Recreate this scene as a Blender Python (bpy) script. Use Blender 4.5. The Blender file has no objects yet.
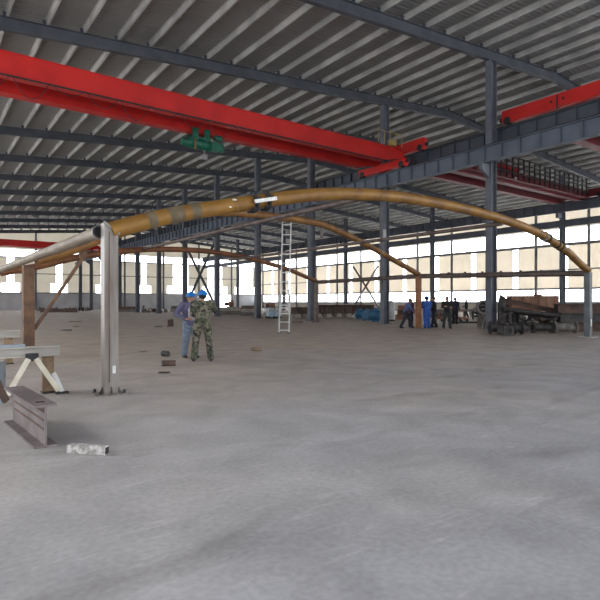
import bpy, bmesh, math, random
from mathutils import Vector, Matrix, Euler
random.seed(7)
PI = math.pi
S = bpy.context.scene
COL = S.collection

# ------------------------------------------------------------------ frame of the building
# x = across the hall, y = along the hall, z = up; the camera stands at (0, 0, 1.47)
F, HOR, EYE = 525.0, 302.0, 1.47
CY, SY = .8064, .5913          # cosine and sine of the heading


def P(px, py, Z):              # a point seen at a pixel, at depth Z
    x = (px - 300) / F * Z
    return Vector((CY * x + SY * Z, -SY * x + CY * Z, EYE + (HOR - py) / F * Z))


def G(px, py):                 # a point of the floor
    p = P(px, py, F * EYE / (py - HOR)); p.z = 0
    return p


RIGHT = Vector((CY, -SY, 0)); FWD = Vector((SY, CY, 0)); UP = Vector((0, 0, 1))
VX = Vector((1, 0, 0)); VY = Vector((0, 1, 0))


# ------------------------------------------------------------------ materials
def nodes(name):
    m = bpy.data.materials.new(name); m.use_nodes = True
    nt = m.node_tree; nt.nodes.clear()
    out = nt.nodes.new('ShaderNodeOutputMaterial')
    return m, nt, nt.nodes.new, nt.links.new, out


def pm(name, c, c2=None, rough=.6, metal=0., scale=4., bump=.1, lo=.4, hi=.62, detail=5, stretch=(1, 1, 1), spec=.4):
    """noise-mottled paint, steel, rust or cloth"""
    m, nt, N, L, out = nodes(name)
    b = N('ShaderNodeBsdfPrincipled'); L(b.outputs[0], out.inputs[0])
    tc = N('ShaderNodeTexCoord'); mp = N('ShaderNodeMapping'); mp.inputs['Scale'].default_value = stretch
    L(tc.outputs['Object'], mp.inputs[0])
    n = N('ShaderNodeTexNoise'); n.inputs['Scale'].default_value = scale; n.inputs['Detail'].default_value = detail
    L(mp.outputs[0], n.inputs['Vector'])
    r = N('ShaderNodeValToRGB'); r.color_ramp.elements[0].position = lo; r.color_ramp.elements[1].position = hi
    c2 = c2 or tuple(x * .72 for x in c)
    r.color_ramp.elements[0].color = (*c2, 1); r.color_ramp.elements[1].color = (*c, 1)
    L(n.outputs['Fac'], r.inputs[0]); L(r.outputs[0], b.inputs['Base Color'])
    b.inputs['Roughness'].default_value = rough; b.inputs['Metallic'].default_value = metal
    b.inputs['Specular IOR Level'].default_value = spec
    if bump:
        bp = N('ShaderNodeBump'); bp.inputs['Strength'].default_value = bump; bp.inputs['Distance'].default_value = .02
        L(n.outputs['Fac'], bp.inputs['Height']); L(bp.outputs[0], b.inputs['Normal'])
    return m


def sheet(name, c, axis, pitch, trans=0., tc_col=None):
    """ribbed sheet cladding; trans = share of daylight it lets through"""
    m, nt, N, L, out = nodes(name)
    b = N('ShaderNodeBsdfPrincipled'); b.inputs['Roughness'].default_value = .6
    tc = N('ShaderNodeTexCoord')
    w = N('ShaderNodeTexWave'); w.bands_direction = axis; w.inputs['Scale'].default_value = .314 / pitch; w.inputs['Distortion'].default_value = 0
    L(tc.outputs['Object'], w.inputs[0])
    n = N('ShaderNodeTexNoise'); n.inputs['Scale'].default_value = .35; n.inputs['Detail'].default_value = 4
    L(tc.outputs['Object'], n.inputs[0])
    r = N('ShaderNodeValToRGB'); r.color_ramp.elements[0].position = .3; r.color_ramp.elements[1].position = .7
    r.color_ramp.elements[0].color = (*[x * .82 for x in c], 1); r.color_ramp.elements[1].color = (*c, 1)
    L(n.outputs['Fac'], r.inputs[0]); L(r.outputs[0], b.inputs['Base Color'])
    bp = N('ShaderNodeBump'); bp.inputs['Strength'].default_value = .6; bp.inputs['Distance'].default_value = .04
    L(w.outputs['Fac'], bp.inputs['Height']); L(bp.outputs[0], b.inputs['Normal'])
    if trans:
        t = N('ShaderNodeBsdfTranslucent'); t.inputs[0].default_value = (*(tc_col or c), 1)
        mx = N('ShaderNodeMixShader'); mx.inputs[0].default_value = trans
        L(b.outputs[0], mx.inputs[1]); L(t.outputs[0], mx.inputs[2]); L(mx.outputs[0], out.inputs[0])
    else:
        L(b.outputs[0], out.inputs[0])
    return m


def glazing(name, c, gloss=.06):
    m, nt, N, L, out = nodes(name)
    t = N('ShaderNodeBsdfTransparent')
    g = N('ShaderNodeBsdfGlossy'); g.inputs['Roughness'].default_value = .3
    n = N('ShaderNodeTexNoise'); n.inputs['Scale'].default_value = .6
    tc = N('ShaderNodeTexCoord'); L(tc.outputs['Object'], n.inputs[0])
    r = N('ShaderNodeValToRGB'); r.color_ramp.elements[0].color = (*[x * .9 for x in c], 1); r.color_ramp.elements[1].color = (*c, 1)
    L(n.outputs['Fac'], r.inputs[0]); L(r.outputs[0], t.inputs[0])
    mx = N('ShaderNodeMixShader'); mx.inputs[0].default_value = gloss
    L(t.outputs[0], mx.inputs[1]); L(g.outputs[0], mx.inputs[2]); L(mx.outputs[0], out.inputs[0])
    return m


def floor_mat():
    m, nt, N, L, out = nodes('concrete_floor')
    b = N('ShaderNodeBsdfPrincipled'); L(b.outputs[0], out.inputs[0])
    tc = N('ShaderNodeTexCoord')

    def noise(scale, detail=6, stretch=(1, 1, 1), rot=0., dist=0.):
        mp = N('ShaderNodeMapping'); mp.inputs['Scale'].default_value = stretch; mp.inputs['Rotation'].default_value = (0, 0, rot)
        L(tc.outputs['Object'], mp.inputs[0])
        n = N('ShaderNodeTexNoise'); n.inputs['Scale'].default_value = scale; n.inputs['Detail'].default_value = detail
        n.inputs['Distortion'].default_value = dist
        L(mp.outputs[0], n.inputs['Vector']); return n

    def ramp(src, a, bb, ca, cb):
        r = N('ShaderNodeValToRGB'); r.color_ramp.elements[0].position = a; r.color_ramp.elements[1].position = bb
        r.color_ramp.elements[0].color = (*ca, 1); r.color_ramp.elements[1].color = (*cb, 1); L(src, r.inputs[0]); return r

    def mix(kind, fac, a, bb):
        x = N('ShaderNodeMix'); x.data_type = 'RGBA'; x.blend_type = kind
        if isinstance(fac, float): x.inputs[0].default_value = fac
        else: L(fac, x.inputs[0])
        L(a, x.inputs[6]); L(bb, x.inputs[7]); return x.outputs[2]
    big = ramp(noise(.16).outputs['Fac'], .35, .65, FL_A, FL_B)
    mid = ramp(noise(1.3, 8, dist=.6).outputs['Fac'], .3, .7, (.80, .80, .80), (1.08, 1.08, 1.08))
    fine = ramp(noise(22, 6).outputs['Fac'], .3, .7, (.88, .88, .88), (1.08, 1.08, 1.08))
    scr = ramp(noise(1.6, 7, (1, 7, 1), .9, 1.2).outputs['Fac'], .60, .72, (1, 1, 1), (1.18, 1.17, 1.15))
    drk = ramp(noise(.5, 6, (1, 3, 1), -.5, .8).outputs['Fac'], .28, .42, (.80, .79, .77), (1, 1, 1))
    # brown dust tracked over the middle and far part of the shop
    sp = N('ShaderNodeSeparateXYZ'); L(tc.outputs['Object'], sp.inputs[0])
    nz = noise(.3, 5)
    ad = N('ShaderNodeMath'); ad.operation = 'MULTIPLY_ADD'; L(nz.outputs['Fac'], ad.inputs[0]); ad.inputs[1].default_value = 14.; L(sp.outputs[1], ad.inputs[2])
    mr = N('ShaderNodeMapRange'); mr.inputs[1].default_value = 9.; mr.inputs[2].default_value = 23.; L(ad.outputs[0], mr.inputs[0])
    dust = N('ShaderNodeRGB'); dust.outputs[0].default_value = (*FL_DUST, 1)
    c = mix('MIX', mr.outputs[0], big.outputs[0], dust.outputs[0])
    for k in (mid, fine, scr, drk):
        c = mix('MULTIPLY', 1., c, k.outputs[0])
    L(c, b.inputs['Base Color'])
    b.inputs['Roughness'].default_value = .62; b.inputs['Specular IOR Level'].default_value = .25
    bp = N('ShaderNodeBump'); bp.inputs['Strength'].default_value = .25; bp.inputs['Distance'].default_value = .01
    L(noise(9, 8).outputs['Fac'], bp.inputs['Height']); L(bp.outputs[0], b.inputs['Normal'])
    return m


def camo_mat():
    m, nt, N, L, out = nodes('camouflage_cloth')
    b = N('ShaderNodeBsdfPrincipled'); L(b.outputs[0], out.inputs[0]); b.inputs['Roughness'].default_value = .9
    tc = N('ShaderNodeTexCoord')
    base = None
    for k, (sc, cut, c) in enumerate(((7, 0, (.095, .098, .065)), (9, .52, (.20, .18, .135)), (11, .56, (.055, .068, .04)), (14, .575, (.022, .022, .02)))):
        n = N('ShaderNodeTexNoise'); n.inputs['Scale'].default_value = sc; n.inputs['Detail'].default_value = 2.5
        mp = N('ShaderNodeMapping'); mp.inputs['Location'].default_value = (k * 3.1, k * 1.7, k); L(tc.outputs['Object'], mp.inputs[0]); L(mp.outputs[0], n.inputs['Vector'])
        col = N('ShaderNodeRGB'); col.outputs[0].default_value = (*c, 1)
        if base is None: base = col.outputs[0]; continue
        g = N('ShaderNodeMath'); g.operation = 'GREATER_THAN'; g.inputs[1].default_value = cut; L(n.outputs['Fac'], g.inputs[0])
        x = N('ShaderNodeMix'); x.data_type = 'RGBA'; L(g.outputs[0], x.inputs[0]); L(base, x.inputs[6]); L(col.outputs[0], x.inputs[7]); base = x.outputs[2]
    L(base, b.inputs['Base Color'])
    return m


FL_A, FL_B, FL_DUST = (.395, .39, .41), (.48, .475, .49), (.50, .42, .345)
M = {}
M['floor'] = floor_mat()
M['roof'] = sheet('roof_sheet', (.26, .265, .262), 'Y', .25)
M['purlin'] = pm('galvanised_purlin', (.58, .585, .57), (.40, .405, .40), .5, .0, .7, 0)
M['rafter'] = pm('rafter_paint', (.085, .095, .115), (.06, .068, .085), .6, 0, 1.2, 0)
M['column'] = pm('column_paint', (.15, .165, .195), (.115, .127, .152), .55, 0, 1.5, .05)
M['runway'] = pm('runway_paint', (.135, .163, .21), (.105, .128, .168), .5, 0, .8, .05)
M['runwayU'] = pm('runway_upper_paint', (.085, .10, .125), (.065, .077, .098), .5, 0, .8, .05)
M['runway2'] = pm('runway_far_paint', (.13, .145, .18), (.10, .113, .142), .55, 0, .8, .05)
M['dark'] = pm('dark_steel', (.035, .036, .04), None, .55, .2, 5, .05)
M['red'] = pm('crane_red', (.60, .022, .018), (.48, .016, .014), .45, 0, .7, 0)
M['red_shaded'] = pm('crane_red_shaded', (.19, .022, .03), (.14, .016, .022), .5, 0, .7, 0)  # crane red with the far bay's shade put into the colour
M['green'] = pm('hoist_green', (.014, .15, .09), (.008, .085, .055), .45, 0, 4, .05)
M['glass'] = glazing('clear_glazing', (.97, .98, 1.))
M['skyl'] = glazing('skylight_glazing', (.22, .23, .23))
M['panelR'] = sheet('wall_cladding_cream', (.80, .74, .63), 'Y', .3, .33, (.90, .85, .765))
M['panelE'] = sheet('wall_cladding_grey_cream', (.74, .72, .66), 'X', .3, .31, (.74, .70, .62))
M['dadoE'] = pm('dado_grey', (.58, .59, .61), (.48, .49, .51), .8, 0, .5, 0)
M['dadoR'] = pm('dado_buff', (.66, .60, .52), (.54, .49, .43), .8, 0, .5, 0)
M['girt'] = pm('girt_steel', (.27, .27, .27), (.20, .20, .21), .6, 0, 1, 0)
M['frame'] = pm('window_frame', (.62, .62, .60), None, .5, 0, 2, 0)
M['arch'] = pm('primed_pipe_ochre', (.29, .150, .028), (.17, .082, .02), .55, .1, 2.2, .1, .36, .66)
M['arch2'] = pm('primed_pipe_brown', (.28, .14, .04), (.17, .08, .028), .6, .1, 2.2, .1)
M['arch3'] = pm('primed_pipe_rust', (.27, .115, .05), (.16, .07, .035), .6, .1, 2, .1)
M['pipe'] = pm('pipe_bare_buff', (.30, .255, .195), (.20, .165, .125), .6, .1, 3, .1, stretch=(2, .4, 2))
M['pipeD'] = pm('pipe_dark_brown', (.17, .14, .13), (.11, .085, .075), .55, .2, 3, .1)
M['silver'] = pm('bare_steel', (.26, .242, .225), (.15, .125, .105), .45, .3, 2.2, .06, .35, .6, stretch=(3, 3, .35))
M['steel'] = pm('mill_steel', (.34, .34, .35), (.22, .22, .23), .5, .4, 5, .05)
M['white'] = pm('white_tape', (.85, .85, .83), None, .5, 0, 6, 0)
M['grey_patch'] = pm('grey_filler', (.17, .13, .075), None, .7, 0, 6, .05)
M['alu'] = pm('ladder_aluminium', (.86, .87, .88), (.72, .73, .74), .4, .15, 6, 0)
M['rustpost'] = pm('rust_post', (.20, .115, .07), (.12, .07, .048), .75, 0, 3, .15)
M['orange'] = pm('orange_primer_post', (.33, .145, .06), (.23, .095, .045), .6, 0, 2, .1)
M['greypost'] = pm('grey_post', (.16, .175, .19), (.11, .12, .13), .55, .15, 2, .05)
M['rust'] = pm('rust_plate', (.32, .18, .12), (.20, .105, .07), .8, 0, 1.6, .15)
M['rustG'] = pm('rust_grey_girder', (.19, .145, .125), (.12, .09, .08), .8, 0, 1.6, .15)
M['rustD'] = pm('rust_dark', (.14, .085, .065), (.075, .05, .042), .8, 0, 2, .15)
M['trestle'] = pm('trestle_timber_grey', (.52, .50, .45), (.37, .35, .32), .8, 0, 3, .15, stretch=(.5, 4, 4))
M['trpost'] = pm('trestle_rusty_post', (.32, .24, .15), (.20, .13, .08), .75, 0, 5, .15)
M['cream'] = pm('cream_strut', (.74, .70, .57), (.60, .56, .45), .6, 0, 5, .05)
M['ibeam'] = pm('beam_mauve_brown', (.215, .18, .18), (.145, .12, .12), .65, .1, 3, .1)
M['crust'] = pm('cement_crust', (.62, .60, .58), (.30, .28, .26), .9, 0, 18, .6)
M['pale_blue'] = pm('pale_blue_sheet', (.34, .40, .46), None, .5, 0, 2, 0)
M['blue'] = pm('machine_blue', (.05, .17, .30), (.03, .11, .20), .5, 0, 4, .05)
M['lightblue'] = pm('welder_pale_blue', (.45, .56, .64), (.36, .46, .54), .5, 0, 4, 0)
M['tank'] = pm('tank_grey', (.50, .51, .51), (.40, .41, .41), .5, .1, 2, .05)
M['junk'] = pm('oily_steel', (.075, .07, .068), (.04, .038, .038), .6, .2, 4, .15)
M['junk2'] = pm('dusty_steel', (.22, .205, .19), (.13, .12, .11), .7, .15, 4, .15)
M['junk3'] = pm('dusty_block', (.40, .37, .33), (.28, .26, .23), .85, 0, 4, .15)
M['skin'] = pm('skin', (.46, .26, .18), (.40, .22, .15), .6, 0, 12, 0)
M['camo'] = camo_mat()
M['denim'] = pm('grey_blue_denim', (.20, .25, .32), (.14, .18, .24), .9, 0, 14, .1)
M['purple'] = pm('purple_blue_jacket', (.15, .14, .24), (.10, .095, .17), .9, 0, 8, .1)
M['shirtw'] = pm('pale_shirt', (.70, .67, .68), (.55, .5, .52), .9, 0, 8, .1)
M['hat'] = pm('blue_hard_hat', (.03, .23, .66), (.02, .18, .55), .3, 0, 5, 0)
M['navy'] = pm('navy_cloth', (.035, .038, .06), (.025, .026, .04), .9, 0, 9, .1)
M['blueshirt'] = pm('blue_shirt', (.11, .16, .33), (.08, .12, .25), .9, 0, 9, .1)
M['royal'] = pm('royal_blue_overall', (.05, .13, .46), (.03, .09, .33), .85, 0, 6, .1)
M['plum'] = pm('plum_jacket', (.12, .05, .07), (.08, .03, .05), .9, 0, 9, .1)
M['black'] = pm('black_cloth', (.028, .028, .03), (.018, .018, .02), .9, 0, 9, .1)
M['olive'] = pm('dark_green_trousers', (.045, .06, .06), (.03, .04, .04), .9, 0, 9, .1)
M['boot'] = pm('boot_leather', (.035, .03, .028), None, .6, 0, 9, .05)
M['hair'] = pm('black_hair', (.012, .011, .011), None, .6, 0, 30, .1)
M['eye'] = pm('eye_dark', (.02, .015, .012), None, .3, 0, 5, 0)
M['lip'] = pm('lip', (.36, .15, .12), None, .6, 0, 5, 0)
M['yellow'] = pm('faded_yellow', (.55, .42, .16), None, .6, 0, 5, 0)

ORG = {}


# ------------------------------------------------------------------ mesh collecting
class MB:
    def __init__(s): s.v, s.f, s.sm = [], [], []

    def add(s, vs, fs, smooth=False):
        o = len(s.v); s.v += [Vector(p) for p in vs]
        for f in fs: s.f.append([i + o for i in f]); s.sm.append(smooth)
        return s

    def box(s, a, b):
        (x0, y0, z0), (x1, y1, z1) = a, b
        return s.add([(x0, y0, z0), (x1, y0, z0), (x1, y1, z0), (x0, y1, z0), (x0, y0, z1), (x1, y0, z1), (x1, y1, z1), (x0, y1, z1)],
                     [(3, 2, 1, 0), (4, 5, 6, 7), (0, 1, 5, 4), (1, 2, 6, 5), (2, 3, 7, 6), (3, 0, 4, 7)])

    def prism(s, sec, a, b, up=UP, sec2=None):
        """section (u across, w along up) swept from a to b"""
        a, b = Vector(a), Vector(b); t = (b - a).normalized(); up = Vector(up)
        side = t.cross(up)
        if side.length < 1e-4: side = t.cross(Vector((1, 0, 0)))
        side.normalize(); w = side.cross(t).normalized(); n = len(sec); sec2 = sec2 or sec
        vs = [a + side * p + w * q for p, q in sec] + [b + side * p + w * q for p, q in sec2]
        return s.add(vs, [list(range(n))[::-1], list(range(n, 2 * n))] + [(i, (i + 1) % n, n + (i + 1) % n, n + i) for i in range(n)])

    def bar(s, a, b, w, h=None, up=UP):
        h = h or w
        return s.prism([(-w / 2, -h / 2), (w / 2, -h / 2), (w / 2, h / 2), (-w / 2, h / 2)], a, b, up)

    def hbeam(s, a, b, fw, dep, tf=.02, tw=.014, up=UP):
        x, y = fw / 2, dep / 2; t = tw / 2
        return s.prism([(-x, -y), (x, -y), (x, -y + tf), (t, -y + tf), (t, y - tf), (x, y - tf), (x, y), (-x, y), (-x, y - tf), (-t, y - tf), (-t, -y + tf), (-x, -y + tf)], a, b, up)

    def channel(s, a, b, w, dep, t=.012, up=UP):
        y = dep / 2
        return s.prism([(0, -y), (w, -y), (w, -y + t), (t, -y + t), (t, y - t), (w, y - t), (w, y), (0, y)], a, b, up)

    def tube(s, pts, rad, n=12, caps=True, hollow=0.):
        pts = [Vector(p) for p in pts]; m = len(pts)
        rad = rad if isinstance(rad, (list, tuple)) else [rad] * m
        ref = None; rings = []
        for i in range(m):
            t = (pts[min(i + 1, m - 1)] - pts[max(i - 1, 0)]).normalized()
            if ref is None:
                ref = t.cross(UP) if abs(t.z) < .95 else t.cross(VX)
                ref.normalize()
            ref = (ref - t * ref.dot(t)).normalized(); b = t.cross(ref)
            rings.append([pts[i] + (ref * math.cos(2 * PI * k / n) + b * math.sin(2 * PI * k / n)) * rad[i] for k in range(n)])
        vs = [p for r in rings for p in r]
        fs = [(i * n + k, i * n + (k + 1) % n, (i + 1) * n + (k + 1) % n, (i + 1) * n + k) for i in range(m - 1) for k in range(n)]
        s.add(vs, fs, True)
        if hollow:      # open ends: a wall ring and a short inner bore
            for e, q in ((0, 1), (m - 1, m - 2)):
                c = pts[e]; d = (pts[q] - c).normalized()
                inner = [c + (p - c) * hollow for p in rings[e]]
                deep = [p + d * rad[e] * 3 for p in inner]
                s.add(rings[e] + inner + deep, [(k, (k + 1) % n, n + (k + 1) % n, n + k) for k in range(n)] + [(n + k, n + (k + 1) % n, 2 * n + (k + 1) % n, 2 * n + k) for k in range(n)] + [list(range(2 * n, 3 * n))])
        elif caps:
            s.add(rings[0], [list(range(n))[::-1]]); s.add(rings[-1], [list(range(n))])
        return s

    def ring(s, c, axis, r, ri, th, n=20):
        c, t = Vector(c), Vector(axis).normalized()
        ref = t.cross(UP) if abs(t.z) < .95 else t.cross(VX); ref.normalize(); b = t.cross(ref)
        vs = []
        for q, rr in ((-th / 2, r), (th / 2, r), (th / 2, ri), (-th / 2, ri)):
            vs += [c + t * q + (ref * math.cos(2 * PI * k / n) + b * math.sin(2 * PI * k / n)) * rr for k in range(n)]
        return s.add(vs, [(j * n + k, j * n + (k + 1) % n, ((j + 1) % 4) * n + (k + 1) % n, ((j + 1) % 4) * n + k) for j in range(4) for k in range(n)])

    def disc(s, c, axis, r, th, n=20):
        a = Vector(axis).normalized(); c = Vector(c)
        return s.tube([c - a * th / 2, c + a * th / 2], r, n)

    def ball(s, c, r, n=12, m=8, shape=None):
        c = Vector(c); rx, ry, rz = r if isinstance(r, (tuple, list)) else (r, r, r)
        vs = [c + Vector((0, 0, -rz))]
        for j in range(1, m):
            th = -PI / 2 + PI * j / m
            for k in range(n):
                ph = 2 * PI * k / n
                vs.append(c + Vector((rx * math.cos(th) * math.cos(ph), ry * math.cos(th) * math.sin(ph), rz * math.sin(th))))
        vs.append(c + Vector((0, 0, rz)))
        if shape: vs = [shape(p) for p in vs]
        fs = [(0, 1 + (k + 1) % n, 1 + k) for k in range(n)]
        for j in range(m - 2):
            fs += [(1 + j * n + k, 1 + j * n + (k + 1) % n, 1 + (j + 1) * n + (k + 1) % n, 1 + (j + 1) * n + k) for k in range(n)]
        t = 1 + (m - 2) * n
        fs += [(t + k, t + (k + 1) % n, len(vs) - 1) for k in range(n)]
        return s.add(vs, fs, True)

    def build(s, name, mat, parent=None, base=None, bevel=0.):
        if parent is not None: o = ORG[parent.name]
        elif base is not None: o = Vector(base)
        else:
            lo = [min(p[i] for p in s.v) for i in range(3)]; hi = [max(p[i] for p in s.v) for i in range(3)]
            o = Vector(((lo[0] + hi[0]) / 2, (lo[1] + hi[1]) / 2, lo[2]))
        me = bpy.data.meshes.new(name)
        me.from_pydata([p - o for p in s.v], [], s.f); me.update()
        me.polygons.foreach_set('use_smooth', s.sm)
        me.materials.append(M[mat] if isinstance(mat, str) else mat)
        ob = bpy.data.objects.new(name, me); COL.objects.link(ob)
        if bevel:
            md = ob.modifiers.new('edge', 'BEVEL'); md.width = bevel; md.segments = 2; md.limit_method = 'ANGLE'
        if parent is None: ob.location = o
        else: ob.parent = parent
        ORG[ob.name] = o
        return ob


def tag(o, label, cat, group=None, kind=None):
    o['label'] = label; o['category'] = cat
    if group: o['group'] = group
    if kind: o['kind'] = kind
    return o


def thing(name, label, cat, loc, group=None, kind=None, rz=0.):
    o = bpy.data.objects.new(name, None); COL.objects.link(o); o.location = loc; o.rotation_euler = (0, 0, rz)
    o.empty_display_size = .2
    ORG[o.name] = Vector(loc)
    return tag(o, label, cat, group, kind)


def struct(o):
    o['kind'] = 'structure'; return o


# ================================================================== THE SHELL
X0, X1, Y0, Y1 = -11., 64., -15., 105.
RIDGE = 32.


def rb(x):   # underside of the roof rafters
    return 15.06 - (.08 * (RIDGE - x) if x < RIDGE else .07 * (x - RIDGE))


RD = .55            # rafter depth
mb = MB().box((X0, Y0, -.2), (X1, Y1, 0)); struct(mb.build('floor', 'floor', base=(0, 0, 0)))

# roof: sheets with skylight openings, purlins and rafters below them
strips = [(y, 1.0, 1.0, 24.) for y in (68.8, 76.8, 84.8, 92.8, 100.8)] + [(21.2, 1.2, 44., 62.)]
xs = sorted({X0, RIDGE, X1, 1., 24., 44., 62.}); ys = sorted({Y0, Y1} | {q for s_ in strips for q in (s_[0] - s_[1] / 2, s_[0] + s_[1] / 2)})


def is_strip(x, y): return any(abs(y - s_[0]) < s_[1] / 2 and s_[2] < x < s_[3] for s_ in strips)


zt = lambda x: rb(x) + RD + .26
mb = MB()
for i in range(len(xs) - 1):
    for j in range(len(ys) - 1):
        if is_strip((xs[i] + xs[i + 1]) / 2, (ys[j] + ys[j + 1]) / 2): continue
        a, b, c, d = xs[i], xs[i + 1], ys[j], ys[j + 1]
        mb.add([(a, c, zt(a)), (a, d, zt(a)), (b, d, zt(b)), (b, c, zt(b))], [(0, 1, 2, 3)])
ceiling = struct(mb.build('ceiling', 'roof', base=(0, 0, 0)))
for y, w, a, b in strips:
    MB().add([(a, y - w / 2, zt(a)), (a, y + w / 2, zt(a)), (b, y + w / 2, zt(b)), (b, y - w / 2, zt(b))], [(0, 1, 2, 3)]).build('skylight_panel', 'skyl', ceiling)
x = X0 + .4
while x < X1:
    z = rb(x) + RD
    # cold-formed Z purlin
    MB().prism([(-.004, 0), (-.004, .236), (-.075, .236), (-.075, .25), (.004, .25), (.004, .014), (.075, .014), (.075, 0)], (x, Y0, z), (x, Y1, z)).build('purlin', 'purlin', ceiling)
    x += 1.52
for n in range(-4, 12):
    y = 16.8 + 8 * n - (.25 if n == 11 else 0)
    mb = MB()
    for a, b in ((X0, RIDGE), (RIDGE, X1 - .1)):
        mb.hbeam((a, y, rb(a) + RD / 2), (b, y, rb(b) + RD / 2), .24, RD, .025, .02)
    x = X0 + .4
    while x < X1:      # purlin cleats and flange braces
        mb.box((x - .16, y - .05, rb(x) + RD), (x - .03, y + .05, rb(x) + RD + .2)); x += 1.52
    mb.build('rafter', 'rafter', ceiling)

# wall on the far long side: cream sheets between glazed bands
SY_ = [32.6 + 6.5 * k for k in range(-7, 12)]           # centres of the upright glazed strips
mb = MB(); W = X1
yy = [Y0] + [q for c in SY_ for q in (c - .45, c + .45)] + [Y1]
for j in range(0, len(yy), 2):
    if yy[j + 1] > yy[j]: mb.box((W, yy[j], 3.1), (W + .08, yy[j + 1], 8.6))
mb.box((W, Y0, 10.5), (W + .08, Y1, 13.66)); wr = struct(mb.build('wall_right', 'panelR', base=(W, 40, 0)))
MB().box((W, Y0, 0), (W + .08, Y1, 1.35)).build('dado', 'dadoR', wr)
for z, g_ in ((1.36, .09), (3.12, .09), (5.4, .08), (8.5, .17)):
    MB().box((W - .16, Y0, z - g_), (W - .01, Y1, z + g_)).build('girt', 'girt', wr)
for k in range(-6, 12):
    MB().hbeam((W - .32, 29.6 + 6.5 * k, 0), (W - .32, 29.6 + 6.5 * k, 13.), .2, .3, .02, .02, VX).build('wall_post', 'girt', wr)
for n, (a, b, c, d) in enumerate([(Y0, Y1, 1.45, 3.03), (Y0, Y1, 8.6, 10.5)] + [(c_ - .45, c_ + .45, 3.1, 8.6) for c_ in SY_ if c_ > 18]):
    w_ = struct(MB().box((W + .03, a, c), (W + .04, b, d)).build('window_%d' % (n + 1), 'glass'))
    fr = MB(); t = .05
    fr.box((W, a, c), (W + .07, b, c + t)).box((W, a, d - t), (W + .07, b, d))
    y = a
    while y <= b + .01:
        fr.box((W, y - t / 2, c), (W + .07, y + t / 2, d)); y += (3.25 if b - a > 5 else b - a)
    fr.build('window_frame', 'frame', w_)
NW = n + 2

# end wall
E = Y1
cx = [-2.4 + 8 * k for k in range(0, 9)]
dado_h = 3.1
mb = MB()
lo_w = lambda c: 3.0 if c < 44 else 6.2
st_w = lambda c: 1.2 if c < 44 else 3.6


def row(z0, z1, wf):
    e = [X0] + [q for c in cx for q in (c - wf(c) / 2, c + wf(c) / 2)] + [X1]
    for j in range(0, len(e), 2):
        if e[j + 1] > e[j] + .01: mb.box((e[j], E, z0), (e[j + 1], E + .08, z1))


row(3.1, 4.9, lo_w); row(4.9, 9.5, st_w)
for e_ in (E, E + .08):
    mb.add([(X0, e_, 10.9), (X1, e_, 10.9), (X1, e_, zt(X1)), (RIDGE, e_, zt(RIDGE)), (X0, e_, zt(X0))], [(0, 1, 2, 3, 4)])
we = struct(mb.build('wall_back', 'panelE', base=(20, E, 0)))
MB().box((X0, E, 0), (49.4, E + .08, 3.1)).box((57.8, E, 0), (X1, E + .08, 3.1)).build('dado', 'dadoE', we)
for z in (3.12, 9.42, 6.6):
    MB().box((X0, E - .16, z - .09), (X1, E - .01, z + .09)).build('girt', 'girt', we)
for k in range(0, 9):
    xx = 1.6 + 8 * k
    if 25 < xx < 26: continue
    MB().hbeam((xx, E - .34, 0), (xx, E - .34, rb(xx)), .24, .34, .02, .02, VY).build('wall_post', 'column', we)
wins = [(X0, X1, 9.5, 10.9)] + [(c - lo_w(c) / 2, c + lo_w(c) / 2, 3.1, 4.9) for c in cx if c > 10] + [(c - st_w(c) / 2, c + st_w(c) / 2, 4.9, 9.5) for c in cx if c > 10]
for n, (a, b, c, d) in enumerate(wins):
    w_ = struct(MB().box((a, E + .03, c), (b, E + .04, d)).build('window_%d' % (NW + n), 'glass'))
    fr = MB(); t = .05
    fr.box((a, E, c), (b, E + .07, c + t)).box((a, E, d - t), (b, E + .07, d))
    x = a
    while x <= b + .01:
        fr.box((x - t / 2, E, c), (x + t / 2, E + .07, d)); x += (4. if b - a > 5 else b - a)
    fr.build('window_frame', 'frame', w_)
dr = struct(MB().box((49.4, E + .03, 0), (57.8, E + .04, 3.1)).build('door_1', 'glass'))
MB().box((49.4, E, 0), (49.55, E + .08, 3.1)).box((57.65, E, 0), (57.8, E + .08, 3.1)).box((53.5, E, 0), (53.7, E + .08, 3.1)).build('door_frame', 'frame', dr)

# ================================================================== COLUMNS
where = ['beside the dark flanged pipe', 'behind the blue motors', 'behind the brown post at the end of the rust girders', 'next to the pale blue welding cabinet',
         'with cross bracing, behind the two men in blue hard hats', 'with cross bracing, seen past the man in the purple sleeves', 'rising from the scrap heap behind the helmeted men',
         'with bare floor before it, one past the scrap-heap column', 'two past the scrap-heap column', 'hidden mostly by the bare silver post', 'just short of the far end wall',
         'standing against the far end wall']
for n in range(0, 12):
    y = 16.8 + 8 * n - (.5 if n == 11 else 0); x = 25.15
    t = thing('steel_column', 'tall grey steel crane column ' + where[n], 'column', (x, y, 0), 'crane columns along the middle of the hall', 'thing')
    MB().hbeam((x, y, .03), (x, y, rb(x)), .36, .52, .028, .02, VX).build('shaft', 'column', t)
    MB().box((x - .38, y - .3, 0), (x + .38, y + .3, .04)).build('base_plate', 'column', t)
    for sx, zz in ((-1, 8.85), (1, 10.05)):
        b = MB(); xo = x + sx * .26; xe = x + sx * .95
        b.add([(xo, y - .09, zz - .75), (xo, y - .09, zz), (xe, y - .09, zz), (xe, y - .09, zz - .3), (xo, y + .09, zz - .75), (xo, y + .09, zz), (xe, y + .09, zz), (xe, y + .09, zz - .3)],
              [(0, 1, 2, 3), (7, 6, 5, 4), (0, 4, 5, 1), (1, 5, 6, 2), (2, 6, 7, 3), (3, 7, 4, 0)])
        b.build('corbel', 'column', t)
    if n == 1:
        MB().box((x - .34, y - .24, 5.6), (x - .1, y - .18, 6.25)).build('junction_box', 'tank', t)
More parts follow.
